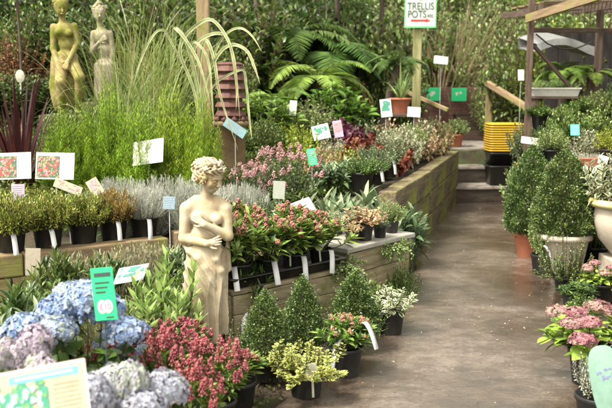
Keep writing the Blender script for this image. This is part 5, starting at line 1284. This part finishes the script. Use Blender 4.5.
P('pink_hydrangea', 604, 5.9, 262, 42, 'pink-flowered plant below the stone urn', .0, 'black', .11, name='hydrangea', rz=3)
P('dark_pieris', 578, 5.6, 282, 44, 'dark leafy shrub on the path edge below the big box topiary', .0, 'black', .1, name='potted_shrub')
# left lower bed
P('dark_pieris', 57, 4.75, 233, 50, 'dark glossy shrub with one pale shoot at the timber edging', .0, 'black', .12, name='potted_shrub')
P('thyme_mat', 92, 5.2, 262, 120, 'dull olive mat of dried thyme behind the green price sign', .12, None)
P('thyme_mat', 150, 5.6, 250, 110, 'olive thyme mat along the timber edging left of the statue', .12, None)
P('dark_pieris', 104, 5.1, 252, 46, 'dark leafy shrub behind the thyme mat near the timber edging', .0, 'black', .1, name='potted_shrub')
P('leafy_shrub', 186, 5.2, 262, 40, 'leafy green shrub close behind the statue hip on the left', .0, 'black', .1, name='potted_shrub')
P('leafy_shrub', 586, 5.1, 292, 40, 'leafy green shrub between the two pink hydrangeas', .0, 'black', .09, name='potted_shrub')
P('glaucous_shrub', 604, 3.95, 352, 46, 'grey-green shrub at the right edge behind the mint card', .0, 'black', .09, name='potted_shrub')
P('heath', 120, 4.6, 282, 80, 'olive heath clump right of the green price sign', .0, None)
P('leafy_shrub', 40, 4.4, 272, 90, 'leafy green shrub between the dark glossy shrub and the blue hydrangea', .0, 'black', .12, name='potted_shrub')
P('thyme_mat', 140, 4.5, 290, 92, 'grey-green fine-leaved mat beside the tall spurge', .0, None)
P('dark_pieris', 18, 4.1, 280, 86, 'dark broad-leaved shrub at the left edge below the heathers', .0, 'black', .12, name='potted_shrub')
P('rhododendron', 22, 3.75, 302, 82, 'shiny dark shrub behind the lilac hydrangea', .0, 'black', .12, name='potted_shrub')
P('tall_spurge', 163, 4.6, 210, 66, 'tall pale green spurge spire just left of the statue', .0, None, name='spurge')
P('tall_spurge', 148, 4.4, 256, 70, 'shorter pale green spurge in front of the tall spire', .0, None, name='spurge')
P('tall_spurge', 176, 4.4, 262, 56, 'pale green spurge clump touching the statue robe', .0, None, name='spurge')
P('silver_shrub', 112, 5.3, 236, 26, 'thin grey sprig poking up before the timber edging', .0, None)
P('rhododendron', 186, 5.4, 232, 36, 'dark leaved shrub in a black pot behind the statue on the left', .0, 'black', .13, name='potted_shrub')
P('dark_pieris', 246, 5.0, 240, 40, 'dark leaved shrub in a black pot between statue and tray', .0, 'black', .13, name='potted_shrub', tags=[('strip', 0, 0, .05)])
# shelf pots
S0 = .501
P('houttuynia', 364, 5.85, 204, 50, 'tricolour leafed plant in a small black pot on the pale slab', S0, 'black', .07, name='potted_shrub')
P('pale_shrub', 392, 6.15, 200, 36, 'small pale green plant in a grey pot at the right end of the slab', S0, 'black', .055, name='potted_shrub')
P('houttuynia', 352, 5.75, 222, 26, 'tiny bronze plant in a black pot at the front of the slab', S0, 'black', .05, name='potted_shrub')
P('green_shrub', 404, 5.95, 250, 34, 'green trailing clump at the right foot of the slab shelf', .0, None)
P('cream_shrub', 336, 6.1, 218, 40, 'cream flecked plant at the back left of the pale slab', S0, 'black', .06, name='potted_shrub')
P('glaucous_shrub', 380, 5.95, 226, 26, 'low blue-green plant at the front right of the pale slab', S0, 'black', .05, name='potted_shrub')
P('ivy_trail', 346, 5.42, 262, 44, 'leafy green trailer spilling over the join of bench and slab', .42, None)
P('ivy_trail', 398, 5.86, 246, 34, 'leafy green trailer hanging from the front of the slab', .46, None)
P('leafy_shrub', 372, 5.35, 272, 44, 'leafy shrub growing against the slab shelf boards', .0, None)
P('green_shrub', 380, 5.2, 304, 30, 'small green shrub in shade against the slab shelf', .0, None)
P('green_shrub', 398, 6.4, 215, 28, 'small green shrub between the slab shelf and the sleeper wall', .0, 'black', .09, name='potted_shrub')
# mid bed
P('rhododendron', 352, 6.5, 172, 62, 'grey-green long-leaved rhododendron above the slab shelf')
P('rhododendron', 316, 6.45, 184, 60, 'long-leaved rhododendron directly behind the bench tray')
P('rhododendron', 398, 7.1, 185, 44, 'smaller long-leaved rhododendron against the sleeper wall')
P('rhododendron', 338, 7.3, 158, 46, 'rhododendron with upright pale shoots behind the larger ones')
P('glaucous_shrub', 262, 6.6, 196, 56, 'low blue-green shrub behind the statue shoulder')
P('pink_hebe', 287, 7.1, 146, 86, 'wide mound of small pink flowers behind the tray bench')
P('pink_hebe', 247, 7.0, 165, 56, 'looser pink-flowered mound at the foot of the chimney pot')
P('silver_mound', 165, 6.75, 174, 70, 'silver mound behind the statue on the left side', group='silver mounds behind the statue')
P('silver_mound', 118, 6.75, 176, 70, 'silver mound behind the bronze heathers', group='silver mounds behind the statue')
P('silver_mound', 196, 6.5, 180, 62, 'silver mound partly covered by the statue head', group='silver mounds behind the statue')
P('silver_mound', 240, 6.7, 182, 56, 'silver mound right of the statue head', group='silver mounds behind the statue')
P('silver_mound', 145, 6.5, 184, 62, 'silver mound below the blank white card', group='silver mounds behind the statue')
P('heath', 28, 6.7, 186, 80, 'green heather mass behind the two picture cards')
P('heath', 90, 6.8, 184, 50, 'green heather behind the narrow cream card')
for k, (u, Y, vt, wp, lab) in enumerate(((84, 7.05, 100, 44, 'narrow lime feathery conifer below the seated statue'), (108, 7.15, 80, 60, 'tall lime feathery conifer below the standing statue'), (140, 7.05, 98, 60, 'lime feathery conifer in the middle of the group'), (171, 7.1, 80, 64, 'lime feathery conifer behind the blank white card'), (201, 7.0, 92, 50, 'lime feathery conifer at the right, touching the chimney pot'), (60, 6.95, 106, 50, 'short lime feathery conifer above the red blossom card'))):
    P('feathery_conifer', u, Y, vt, wp, lab, name='conifer', group='lime feathery conifers')
P('tricolour_shrub', 322, 7.7, 142, 52, 'pink and cream variegated shrub behind the small green card')
P('golden_shrub', 300, 8.2, 122, 50, 'bright golden shrub left of the square white card')
P('golden_bush', 283, 8.6, 112, 60, 'golden green bush above the pink-flowered mound')
P('golden_shrub', 346, 7.9, 143, 40, 'yellow-green shrub below the lilac-white card')
P('red_heuchera', 363, 8.3, 126, 44, 'low rust-red leafy plant behind the blue-green potted shrubs')
P('red_heuchera', 386, 8.9, 122, 30, 'small rust-red plant at the back of the wall row')
P('purple_heuchera', 342, 9.2, 105, 40, 'dark purple leafy plant right of the square white card', name='heuchera')
P('purple_heuchera', 356, 9.0, 96, 38, 'dark plum leafy plant below the cream plume', name='heuchera')
P('red_heuchera', 372, 9.6, 95, 34, 'red leafy plant under the terracotta pot')
P('tricolour_shrub', 386, 9.4, 118, 44, 'pinkish variegated shrub before the terracotta pot')
P('tricolour_shrub', 417, 9.8, 120, 44, 'rosy mottled shrub at the foot of the sign post')
P('tricolour_shrub', 436, 10.6, 116, 34, 'rosy shrub behind the end of the wall row')
P('cream_shrub', 404, 9.2, 122, 36, 'creamy small-leaved shrub in the middle of the wall bed')
P('glaucous_shrub', 372, 9.2, 112, 40, 'blue-grey shrub behind the rust-red plant')
P('pale_shrub', 368, 10.2, 70, 22, 'cream-white plume of foliage beside the palm')
P('cream_shrub', 330, 8.7, 136, 40, 'cream leaved shrub beneath the square white card')
P('red_heuchera', 254, 7.9, 158, 44, 'dark red leafy plant at the base of the chimney pot')
P('red_heuchera', 400, 8.7, 134, 32, 'orange-red plant behind the cream-variegated wall pot')
# terracotta pots
q = at(401, 112, 10.1); P('strap_leaf_plant', 401, 10.1, 62, 40, 'terracotta pot of dark strap leaves left of the sign post', 1.24, 'terracotta', .12, name='potted_plant')
t = thing('plant_stand', 'low timber stand hidden under the terracotta pot left of the sign post', 'stand', (q.x, 10.1, hz(q.x, 10.1) - .01)); zs = 1.239 - t.location.z
link('top_board', boxmesh('top_board', .4, .4, .03, WOODDK, .003, 'b'), t, (0, 0, zs - .03))
for sx in (-1, 1):
    for sy in (-1, 1): link('leg', boxmesh('leg', .05, .05, zs - .031, WOODDK, .003, 'b'), t, (sx * .16, sy * .16, 0))
P('pale_shrub', 456, 12.35, 117, 34, 'small terracotta pot of pale foliage on the top step', .676, 'terracotta', .12, name='potted_plant')
P('glaucous_shrub', 531, 9.5, 112, 40, 'trailing grey-green plant in a small terracotta pot right of the tubs', .5, 'terracotta', .13, name='potted_plant')
# urn and right benches
P('cream_variegated_shrub', 614, 6.7, 150, 64, 'white-flecked variegated shrub planted in the stone urn', .61, None)
P('green_shrub', 597, 7.2, 196, 40, 'green shrub behind the urn rim', .0, 'black', .12, name='potted_shrub')
labs = ['green shrub on the slatted bench left of the seedling tray', 'leafy pale plant on the slatted bench behind the seedling tray', 'dark green plant on the slatted bench at the right of the tray', 'golden leafy plant at the right edge of the slatted bench', 'cream leaved plant on the front left corner of the slatted bench']
for k, (sp, u, Y, vt, wp) in enumerate((('green_shrub', 548, 7.9, 118, 36), ('leafy_shrub', 570, 8.25, 102, 42), ('leafy_shrub', 603, 8.1, 106, 44), ('golden_shrub', 611, 7.7, 124, 34), ('pale_shrub', 552, 7.65, 126, 40))):
    P(sp, u, Y, vt, wp, labs[k], .861, 'black', .085, name='potted_shrub')
labs = ['leafy plant on the raised bench just right of the shelter post', 'bright green plant on the raised bench below the white trough', 'dark leafy plant at the middle of the raised bench', 'pale plant at the right of the raised bench', 'fern-like dark plant at the right edge of the raised bench']
for k, (sp, u, Y, vt, wp) in enumerate((('leafy_shrub', 540, 9.0, 104, 34), ('pale_shrub', 558, 8.95, 106, 34), ('leafy_shrub', 580, 9.1, 96, 40), ('pale_shrub', 598, 9.2, 88, 40), ('green_shrub', 614, 9.3, 80, 44))):
    P(sp, u, Y, vt, wp, labs[k], 1.121, 'black', .085, name='potted_shrub')
P('pale_shrub', 536, 9.9, 86, 30, 'pale shrub growing behind the shelter post', .3, None)
P('leafy_shrub', 549, 8.55, 122, 44, 'low leafy shrub on the ground between the benches and the topiary', .0, None)
ex = [('pale_shrub', 530, 8.3, 124, 44, .3, 'pale leafy shrub below the shelter post, behind the small topiary'), ('light_shrub', 556, 9.7, 100, 60, None, 'light leafy shrub behind the raised bench'), ('cream_shrub', 586, 7.9, 128, 34, .861, 'cream shrub on the slatted bench right of the seedling tray'), ('light_shrub', 600, 9.95, 74, 70, None, 'light leafy shrub rising behind the right end of the raised bench'),
      ('pale_shrub', 588, 8.55, 110, 50, .861, 'pale green shrub at the back of the slatted bench'), ('bushy_shrub', 612, 8.9, 92, 60, None, 'green bushy plant at the right edge under the lean-to'), ('glaucous_shrub', 532, 8.9, 128, 40, .3, 'grey-green trailing shrub beside the shelter post foot'), ('light_shrub', 575, 10.6, 78, 60, None, 'light shrub in the shade of the lean-to')]
for sp, u, Y, vt, wp, z_, lab in ex: P(sp, u, Y, vt, wp, lab, z_)
P('fern', 565, 10.2, 58, 70, 'bright fern in the shade under the grey curved sheet', .6, None, name='fern')
P('fern', 592, 10.0, 62, 60, 'fern in the shade beside the far shelter post', .6, None, name='fern')
P('leafy_shrub', 508, 13.0, 92, 50, 'leafy shrub behind the yellow tub stack', .66, None)
P('golden_shrub', 540, 11.0, 20, 60, 'yellow-green climber on the lean-to roof edge', 2.3, None) if False else None
# grasses, swords, ferns
P('crimson_cordyline', 16, 6.9, 92, 120, 'crimson sword-leaved cordyline at the left edge', name='cordyline')
P('tall_grass', 140, 9.3, -15, 150, 'tall green arching grass filling the back left', name='ornamental_grass')
P('tall_grass', 168, 8.9, 0, 100, 'tall green grass in front of the tan timber post', name='ornamental_grass')
P('straw_grass', 122, 8.3, 20, 120, 'wispy straw-coloured grass beside the standing statue', name='ornamental_grass')
bl = [((196, 100), (180, 48), (205, 20), (222, 30), (234, 60), (240, 120)), ((198, 100), (194, 50), (212, 34), (228, 40), (236, 80), (236, 110)), ((200, 100), (200, 60), (206, 40), (214, 60), (220, 95), (238, 150)), ((200, 100), (185, 40), (175, 28), (186, 40), (200, 66), (212, 110)),
      ((202, 100), (215, 60), (230, 45), (246, 50), (254, 66), (260, 84)), ((198, 100), (190, 55), (195, 42), (208, 60), (212, 100), (214, 130)), ((204, 100), (214, 55), (226, 34), (240, 28), (252, 36), (262, 52)), ((205, 100), (240, 70), (246, 85), (248, 105), (250, 125), (252, 140)), ((196, 100), (170, 40), (160, 30), (150, 40), (140, 62), (132, 90))]
b0 = at(200, 110, 7.2); g0 = hz(b0.x, 7.2)
t = thing('ornamental_grass', 'broad cream-striped grass arching in front of the chimney pot', 'plant', (b0.x, 7.2, g0))
mb = MB(); r = np.random.RandomState(5)
for k, pts in enumerate(bl):
    c_ = [np.array([r.normal(0, .03), r.normal(0, .03), 0])] + [np.array(at(u, v, 7.2 - .04 * i + .05 * math.sin(k))) - [b0.x, 7.2, g0] for i, (u, v) in enumerate(pts)]
    c_ = np.array(c_); q = []
    c2 = np.concatenate([c_[:1], c_, c_[-1:]])
    for i in range(len(c_) - 1):
        for s in np.linspace(0, 1, 6)[:-1 if i < len(c_) - 2 else None]:
            p0, p1_, p2_, p3 = c2[i], c2[i + 1], c2[i + 2], c2[i + 3]
            q.append(.5 * (2 * p1_ + (p2_ - p0) * s + (2 * p0 - 5 * p1_ + 4 * p2_ - p3) * s * s + (3 * p1_ - p0 - 3 * p2_ + p3) * s ** 3))
    q = np.array(q); K = len(q); s = np.linspace(0, 1, K); wd_ = (.4 + .6 * np.sin(PI * np.clip(s * .9 + .05, 0, 1))) * (.014 if k < 5 else .01) * np.minimum(1, (1 - s) * 6 + .05)
    T = nrm(np.gradient(q, axis=0)); sv = nrm(np.cross(T, [.25, -1, .15])); nn = np.cross(sv, T) * (wd_ * .3)[:, None]
    V = np.stack([q - sv * wd_[:, None] + nn, q, q + sv * wd_[:, None] + nn], 1).reshape(-1, 3); A_ = np.ones((K, 3, 4)); A_[..., 0] = r.rand(); A_[..., 1] = s[:, None]; A_[..., 2] = [1, 0, 1]
    mb.add(V, [(i * 3 + j, i * 3 + j + 1, i * 3 + j + 4, i * 3 + j + 3) for i in range(K - 1) for j in range(2)], a=A_.reshape(-1, 4))
link('foliage', mb.mesh('foliage', GR2), t)
P('fine_grass', 150, 7.9, 8, 110, 'fine arching green grass above the lime conifers', name='ornamental_grass')
P('fine_grass', 118, 7.55, 12, 100, 'fine arching grass between the seated statue and the tan post', name='ornamental_grass')
P('fine_grass', 104, 7.7, 18, 110, 'fine arching grass crossing the pale standing statue', name='ornamental_grass')
P('fern', 318, 10.4, 55, 120, 'large light green fern in the middle background', name='fern')
P('fern', 270, 9.6, 84, 90, 'fern below the dark shrubs right of the chimney pot', name='fern')
P('tree_fern', 322, 11.8, 28, 160, 'big arching tree fern in the centre background', name='fern')
P('tree_fern', 285, 11.6, 8, 150, 'dark tree fern behind the timber post', name='fern')
P('fern', 434, 15.0, 52, 60, 'arching fern fronds above the brick wall', name='fern')
P('broad_leaf_shrub', 332, 9.8, 82, 90, 'broad-leaved green shrub behind the square white card')
P('broad_leaf_shrub', 260, 8.8, 92, 90, 'broad-leaved dark shrub right of the chimney pot')
P('bushy_shrub', 262, 8.2, 112, 50, 'green bushy shrub at the right side of the chimney pot')
P('light_shrub', 305, 9.2, 96, 80, 'light green shrub behind the golden shrub')
# leaning palm by the terracotta pot
b = at(380, 105, 10.4); g0 = hz(b.x, 10.4)
t = thing('palm', 'small palm with leaning brown trunk left of the sign post', 'palm', (b.x, 10.4, g0))
Tp = at(398, 66, 10.4) - Vector((b.x, 10.4, g0))
mb = MB(); K = 14; tt_ = np.linspace(0, 1, K); tubes(mb, np.stack([Tp.x * tt_ ** 1.3, 0 * tt_, Tp.z * tt_], -1)[None], .07, .05, 10, rings=1 + .12 * np.sin(np.arange(K) * 2.2)); link('trunk', mb.mesh('trunk', BARK), t)
for pn, me in SPEC['tree_fern']['parts'].items(): link('frond' if pn == 'foliage' else 'frond_stem', me, t, tuple(Tp), (0, 0, 1.2), (.42, .42, .42))

# background shrubs, each placed on the bank
bgs = [
 ('dark_shrub', 20, 8.4, 66, 110, 'dark shrub behind the crimson cordyline'), ('rusty_shrub', 10, 9.2, 30, 90, 'orange-brown leaved shrub at the upper left edge'), ('bushy_shrub', 38, 9.6, -10, 90, 'green shrub above the hanging oval tag'),
 ('dark_shrub', 80, 9.6, 0, 110, 'dark shrub between the two back statues'), ('dark_shrub', 150, 10.2, -20, 140, 'dark shrub behind the tall grasses'), ('bushy_shrub', 222, 9.6, 36, 70, 'bushy shrub behind the louvred chimney top'),
 ('dark_shrub', 240, 11.0, -14, 140, 'dark evergreen right of the tan timber post'), ('dark_shrub', 300, 12.8, -30, 150, 'tall dark evergreen behind the tree fern'), ('bushy_shrub', 345, 12.2, 20, 100, 'green shrub left of the palm'),
 ('dark_shrub', 375, 12.6, 2, 90, 'dark shrub behind the palm trunk'), ('bushy_shrub', 392, 11.8, 30, 60, 'green shrub beside the sign post'), ('light_shrub', 428, 15.6, 28, 70, 'pale green shrub right of the sign board'),
 ('light_shrub', 455, 15.4, 40, 70, 'pale shrub above the brick wall'), ('light_shrub', 505, 13.6, 60, 60, 'airy pale shrub behind the handrail'), ('light_shrub', 520, 13.6, 10, 60, 'tall airy pale shrub left of the shelter post'),
 ('light_shrub', 500, 15.5, -10, 100, 'light leafy shrub high above the handrail'), ('bushy_shrub', 535, 12.4, -25, 80, 'green shrub rising over the shelter roof'), ('golden_bush', 572, 12.2, 8, 100, 'yellow-green bush spilling over the back of the shelter roof'),
 ('bushy_shrub', 520, 11.6, 66, 50, 'green shrub just left of the shelter post foot'), ('dark_shrub', 320, 10.9, 60, 70, 'dark low shrub under the tree fern'), ('rusty_shrub', 350, 11.2, 74, 50, 'russet leaved shrub behind the plum heuchera'),
 ('bushy_shrub', 475, 17.2, -30, 120, 'leafy shrub at the top centre right'), ('light_shrub', 410, 15.5, -30, 120, 'pale shrub behind the sign board'), ('dark_shrub', 205, 12.2, -35, 120, 'dark shrub behind the top of the tan post'),
 ('dark_shrub', 60, 11.5, -38, 160, 'dark shrub at the very top left behind the seated statue'), ('bushy_shrub', 110, 12.5, -45, 160, 'green shrub above the standing statue'),
 ('light_shrub', 600, 13.5, -30, 130, 'pale shrub over the right end of the shelter'), ('bushy_shrub', 64, 7.35, 100, 60, 'leafy shrub hiding the plinth of the seated statue'), ('light_shrub', 480, 14.9, 34, 60, 'pale leafy shrub right of the dry tan grass'), ('light_shrub', 468, 16.4, 6, 90, 'airy pale shrub behind the dry tan grass'),
]
for sp, u, Y, vt, wp, lab in bgs:
    zb = None; P(sp, u, Y, vt, wp, lab)
P('dry_grass', 458, 15.4, -6, 100, 'tangle of dry tan grass above the brick wall', name='ornamental_grass')
P('dry_grass', 440, 15.2, 14, 80, 'dry tan grass left of the brick wall', name='ornamental_grass')
P('dry_grass', 478, 16.0, 0, 90, 'dry tan grass above the dark back steps', name='ornamental_grass')
# slim tagged stem
c = at(20, 60, 8.0); g0 = hz(c.x, 8.0)
t = thing('sapling', 'slim dark sapling stem with an oval pink tag at the far left', 'sapling', (c.x, 8.0, g0))
mb = MB(); tubes(mb, np.array([[[0, 0, 0], [.01, 0, .8], [-.01, 0, 1.6], [.0, 0, 2.3]]]), .014, .008, 6); link('stem', mb.mesh('stem', BARK), t)
link('plant_label', tagmesh('oval'), t, (.0, -.02, at(20, 84, 8).z - g0), sc=(1.8, 1.8, 1.8))
link('foliage', SPEC['bushy_shrub']['parts']['foliage'], t, (0, 0, 1.3), (0, 0, 2), (.5, .5, .8))
# ------------------------------------------------------------------ trees
def treemesh(seed, hh, spread, nleaf, mat, ll=.09, trunk=.09):
    r = np.random.RandomState(seed); st = MB(); lf = MB()
    tp = [np.array([0, 0, 0.]), np.array([r.normal(0, .1), r.normal(0, .1), hh * .35]), np.array([r.normal(0, .2), r.normal(0, .2), hh * .65]), np.array([r.normal(0, .2), r.normal(0, .2), hh * .92])]
    tubes(st, np.array([tp]), trunk, trunk * .3, 10)
    cl = []
    for i in range(34):
        f = r.uniform(.25, .95); a = np.array(tp[1]) * (1 - f) + np.array(tp[3]) * f; ph = r.rand() * 6.28; l = spread * r.uniform(.4, 1) * (1.15 - f * .5)
        e = a + np.array([math.cos(ph) * l, math.sin(ph) * l, r.uniform(.0, .5) * l]); m = (a + e) / 2 + [0, 0, .1 * l]
        tubes(st, np.array([[a, m, e]]), trunk * .3, .008, 6)
        for _ in range(5):
            e2 = m * .4 + e * .6 + r.normal(0, .22 * spread, 3); tubes(st, np.array([[m * .5 + e * .5, e2]]), .012, .004, 4); cl.append((e2, r.uniform(.14, .3) * spread * .8))
        cl.append((e, r.uniform(.2, .32) * spread * .8))
    cen = np.array([c[0] for c in cl]); rad = np.array([c[1] for c in cl]); k = r.randint(0, len(cl), nleaf)
    Pp = cen[k] + r.normal(0, .5, (nleaf, 3)) * rad[k][:, None] * [1, 1, .7]
    strips(lf, Pp, r.normal(0, 1, (nleaf, 3)) + [0, 0, -.2], ll * r.uniform(.6, 1.2, nleaf), ll * .45, .2, r, 2, .1, 'leaf', jit=.8, rnd=np.clip(r.rand(nleaf) * .6 + .4 * r.rand(len(cl))[k], 0, 1))
    return lf, st
TT = {}
for nm, sd_, hh, sp_, n, mt, ll in (('pale', 1, 4.5, 1.5, 26000, leafmat('spring_leaf', [(.09, .14, .03), (.17, .24, .05), (.28, .34, .1)], trans=.4), .075), ('dark', 2, 4.5, 1.4, 30000, DKL, .08), ('mid', 3, 4.5, 1.4, 26000, GRNL, .08)):
    lf, st = treemesh(sd_, hh, sp_, n, mt, ll); TT[nm] = (lf.mesh('crown', mt), st.mesh('trunk', BARK))
def tree(kind, u, Y, rz, k, lab):
    c = at(u, 50, Y); g0 = hz(c.x, Y) - .05; t = thing('tree', lab, 'tree', (c.x, Y, g0), rz)
    link('crown', TT[kind][0], t, sc=(k, k, k)); link('trunk', TT[kind][1], t, sc=(k, k, k))
for a in (('dark', -20, 13.5, 0, 0.5, 'dark tree at the far left behind the rusty shrub'), ('dark', 95, 14.5, 1, 0.5, 'dark tree behind the two back statues'), ('mid', 180, 14, 2, 0.5, 'green tree behind the tan timber post'), ('dark', 262, 15, 3, 0.52, 'dark tree above the tree ferns'),
          ('dark', 350, 15.5, 4, 0.52, 'dark tree behind the palm'), ('pale', 400, 17, 5, 0.52, 'light green tree behind the sign board'), ('pale', 450, 19.5, .5, 0.55, 'light tree beyond the dry tan grass'), ('pale', 500, 18.5, 1.5, 0.55, 'light tree beyond the handrail'),
          ('pale', 545, 16.5, 2.5, 0.52, 'light tree behind the shelter roof'), ('mid', 600, 15.5, 3.5, 0.5, 'green tree at the right behind the shelter'), ('mid', 40, 17, 4.5, 0.52, 'green tree further back at the far left'), ('mid', 310, 18.5, 5.5, 0.58, 'tall green tree in the far centre'), ('dark', 640, 13.8, .3, 0.5, 'dark tree beyond the right edge of the shelter')):
    tree(*a)
# bare stems left of the palm
for k, (u, Y, lab) in enumerate(((342, 12.6, 'slim bare trunk left of the palm'), (377, 12.9, 'slim dark trunk directly behind the palm'), (250, 12.9, 'thin leaning trunk right of the tan post'))):
    c = at(u, 100, Y); g0 = hz(c.x, Y); t = thing('tree', lab, 'tree', (c.x, Y, g0 - .05)); mb = MB(); l = (-.15, .12, .25)[k]
    tubes(mb, np.array([[[0, 0, 0], [l * .3, 0, .9], [l * .5, .05, 1.8], [l, 0, 3.2]]]), .055, .03, 9); link('trunk', mb.mesh('trunk', BARK), t); link('crown', TT['mid'][0], t, (l, 0, 1.7), (0, 0, k), (.4, .4, .35))

# ------------------------------------------------------------------ ground cover and far wood (nobody could count these)
def carpet(name, n, ll, mat, xr, yr, cond, lift, seed, up=.6):
    r = np.random.RandomState(seed); X = r.uniform(xr[0], xr[1], n); Y = r.uniform(yr[0], yr[1], n); d = seg_sd(X, Y, EDGE); Z = H(X, Y); k = cond(X, Y, d, Z); X, Y, Z = X[k], Y[k], Z[k]; n = len(X)
    hgt = lift * (.5 + .5 * np.sin(X * 3.1 + Y * 1.7) * np.sin(Y * 2.3 - X)) + lift * .4
    mb = MB(); Pp = np.stack([X, Y, Z + hgt * r.rand(n) ** .5], -1)
    strips(mb, Pp, r.normal(0, 1, (n, 3)) + [0, -.3, up], ll * r.uniform(.5, 1.3, n), ll * .5, .25, r, 2, .1, 'leaf', jit=.7, rnd=np.clip(r.rand(n) * .6 + .4 * (.5 + .5 * np.sin(X * 5) * np.sin(Y * 4)), 0, 1)); return link(name, mb.mesh(name, mat))
tag(carpet('ground_cover', 120000, .045, leafmat('cover_leaf', [(.03, .06, .012), (.07, .12, .025), (.13, .18, .04), (.2, .2, .06)]), (-4.5, 2.2), (6.3, 13), lambda X, Y, d, Z: d > .35, .12, 1), 'mixed low leafy ground cover filling the planted bank', 'ground cover', kind='stuff')
tag(carpet('pale_undergrowth', 60000, .07, PALEL, (1.5, 9), (13.4, 20), lambda X, Y, d, Z: ((X > 3.2) | (Y > 15.6)), .8, 9), 'pale leafy undergrowth on the slope beyond the garden steps', 'undergrowth', kind='stuff')
tag(carpet('undergrowth', 170000, .085, leafmat('under_leaf', [(.01, .02, .006), (.03, .055, .014), (.075, .12, .03), (.16, .21, .06)]), (-9, 12), (11.5, 21), lambda X, Y, d, Z: ((Y > 15.4) | (d > 1.2) | (X > 3.9)) & ((X < 2.5) | (X > 3.3) | (Y > 15.6)), .7, 2), 'dark leafy undergrowth covering the hillside', 'undergrowth', kind='stuff')
tag(carpet('bed_litter', 26000, .03, leafmat('litter_leaf', [(.03, .05, .012), (.08, .1, .03), (.12, .08, .04), (.05, .09, .03)], trans=.1), (-3.2, .35), (2.2, 6.4), lambda X, Y, d, Z: (d < -.15) & (X < np.interp(Y, [p[1] for p in L_], [p[0] for p in L_]) - .08) & ~((Y > 4.6) & (X > -.5)), .06, 3), 'low leaves and litter between the pots of the left bed', 'ground cover', kind='stuff')
tag(carpet('path_edge_weeds', 9000, .028, GRNL, (1.4, 5.5), (2.5, 11.5), lambda X, Y, d, Z: (X > np.interp(Y, [p[1] for p in R_], [p[0] for p in R_]) + .16), .05, 4), 'small weeds and leaves under the right-hand pots', 'weeds', kind='stuff')
# far wood: a deep band of leafy boughs behind the hill crest
r = np.random.RandomState(77); n = 150000
k = r.randint(0, 420, n); cc = np.stack([r.uniform(-16, 18, 420), r.uniform(20.5, 25, 420), r.uniform(2.4, 4.3, 420)], -1)
Pp = cc[k] + r.normal(0, .45, (n, 3)) * [1, .7, .8]; mb = MB()
FW = leafmat('far_leaf', [(.02, .035, .01), (.07, .11, .025), (.16, .22, .06)], trans=.35)
strips(mb, Pp, r.normal(0, 1, (n, 3)), .16 * r.uniform(.6, 1.2, n), .08, .2, r, 2, .1, 'leaf', jit=.8, rnd=np.clip(r.rand(n) * .5 + .5 * r.rand(420)[k], 0, 1))
tag(link('wood', mb.mesh('wood', FW)), 'distant leafy wood closing the view above the hillside', 'wood', kind='stuff')
# scattered fallen bits on the path
r = np.random.RandomState(21); mb = MB(); n = 420; Y = r.uniform(3.2, 10.8, n); lx_ = np.interp(Y, [p[1] for p in L_], [p[0] for p in L_]); rx_ = np.interp(Y, [p[1] for p in R_], [p[0] for p in R_]); f = np.where(r.rand(n) < .6, r.rand(n) ** 3, 1 - r.rand(n) ** 3)
strips(mb, np.stack([lx_ + (rx_ - lx_) * (.03 + .94 * f), Y, np.full(n, .031)], -1), np.stack([r.normal(0, 1, n), r.normal(0, 1, n), 0 * Y + .02], -1), r.uniform(.006, .026, n), .008, -.1, r, 2, .1, 'leaf', jit=.1)
tag(link('fallen_leaves', mb.mesh('fallen_leaves', leafmat('dead_leaf', [(.1, .06, .03), (.3, .2, .08), (.5, .42, .3)], trans=.1))), 'scattered small fallen leaves on the wet path', 'leaf litter', kind='stuff')
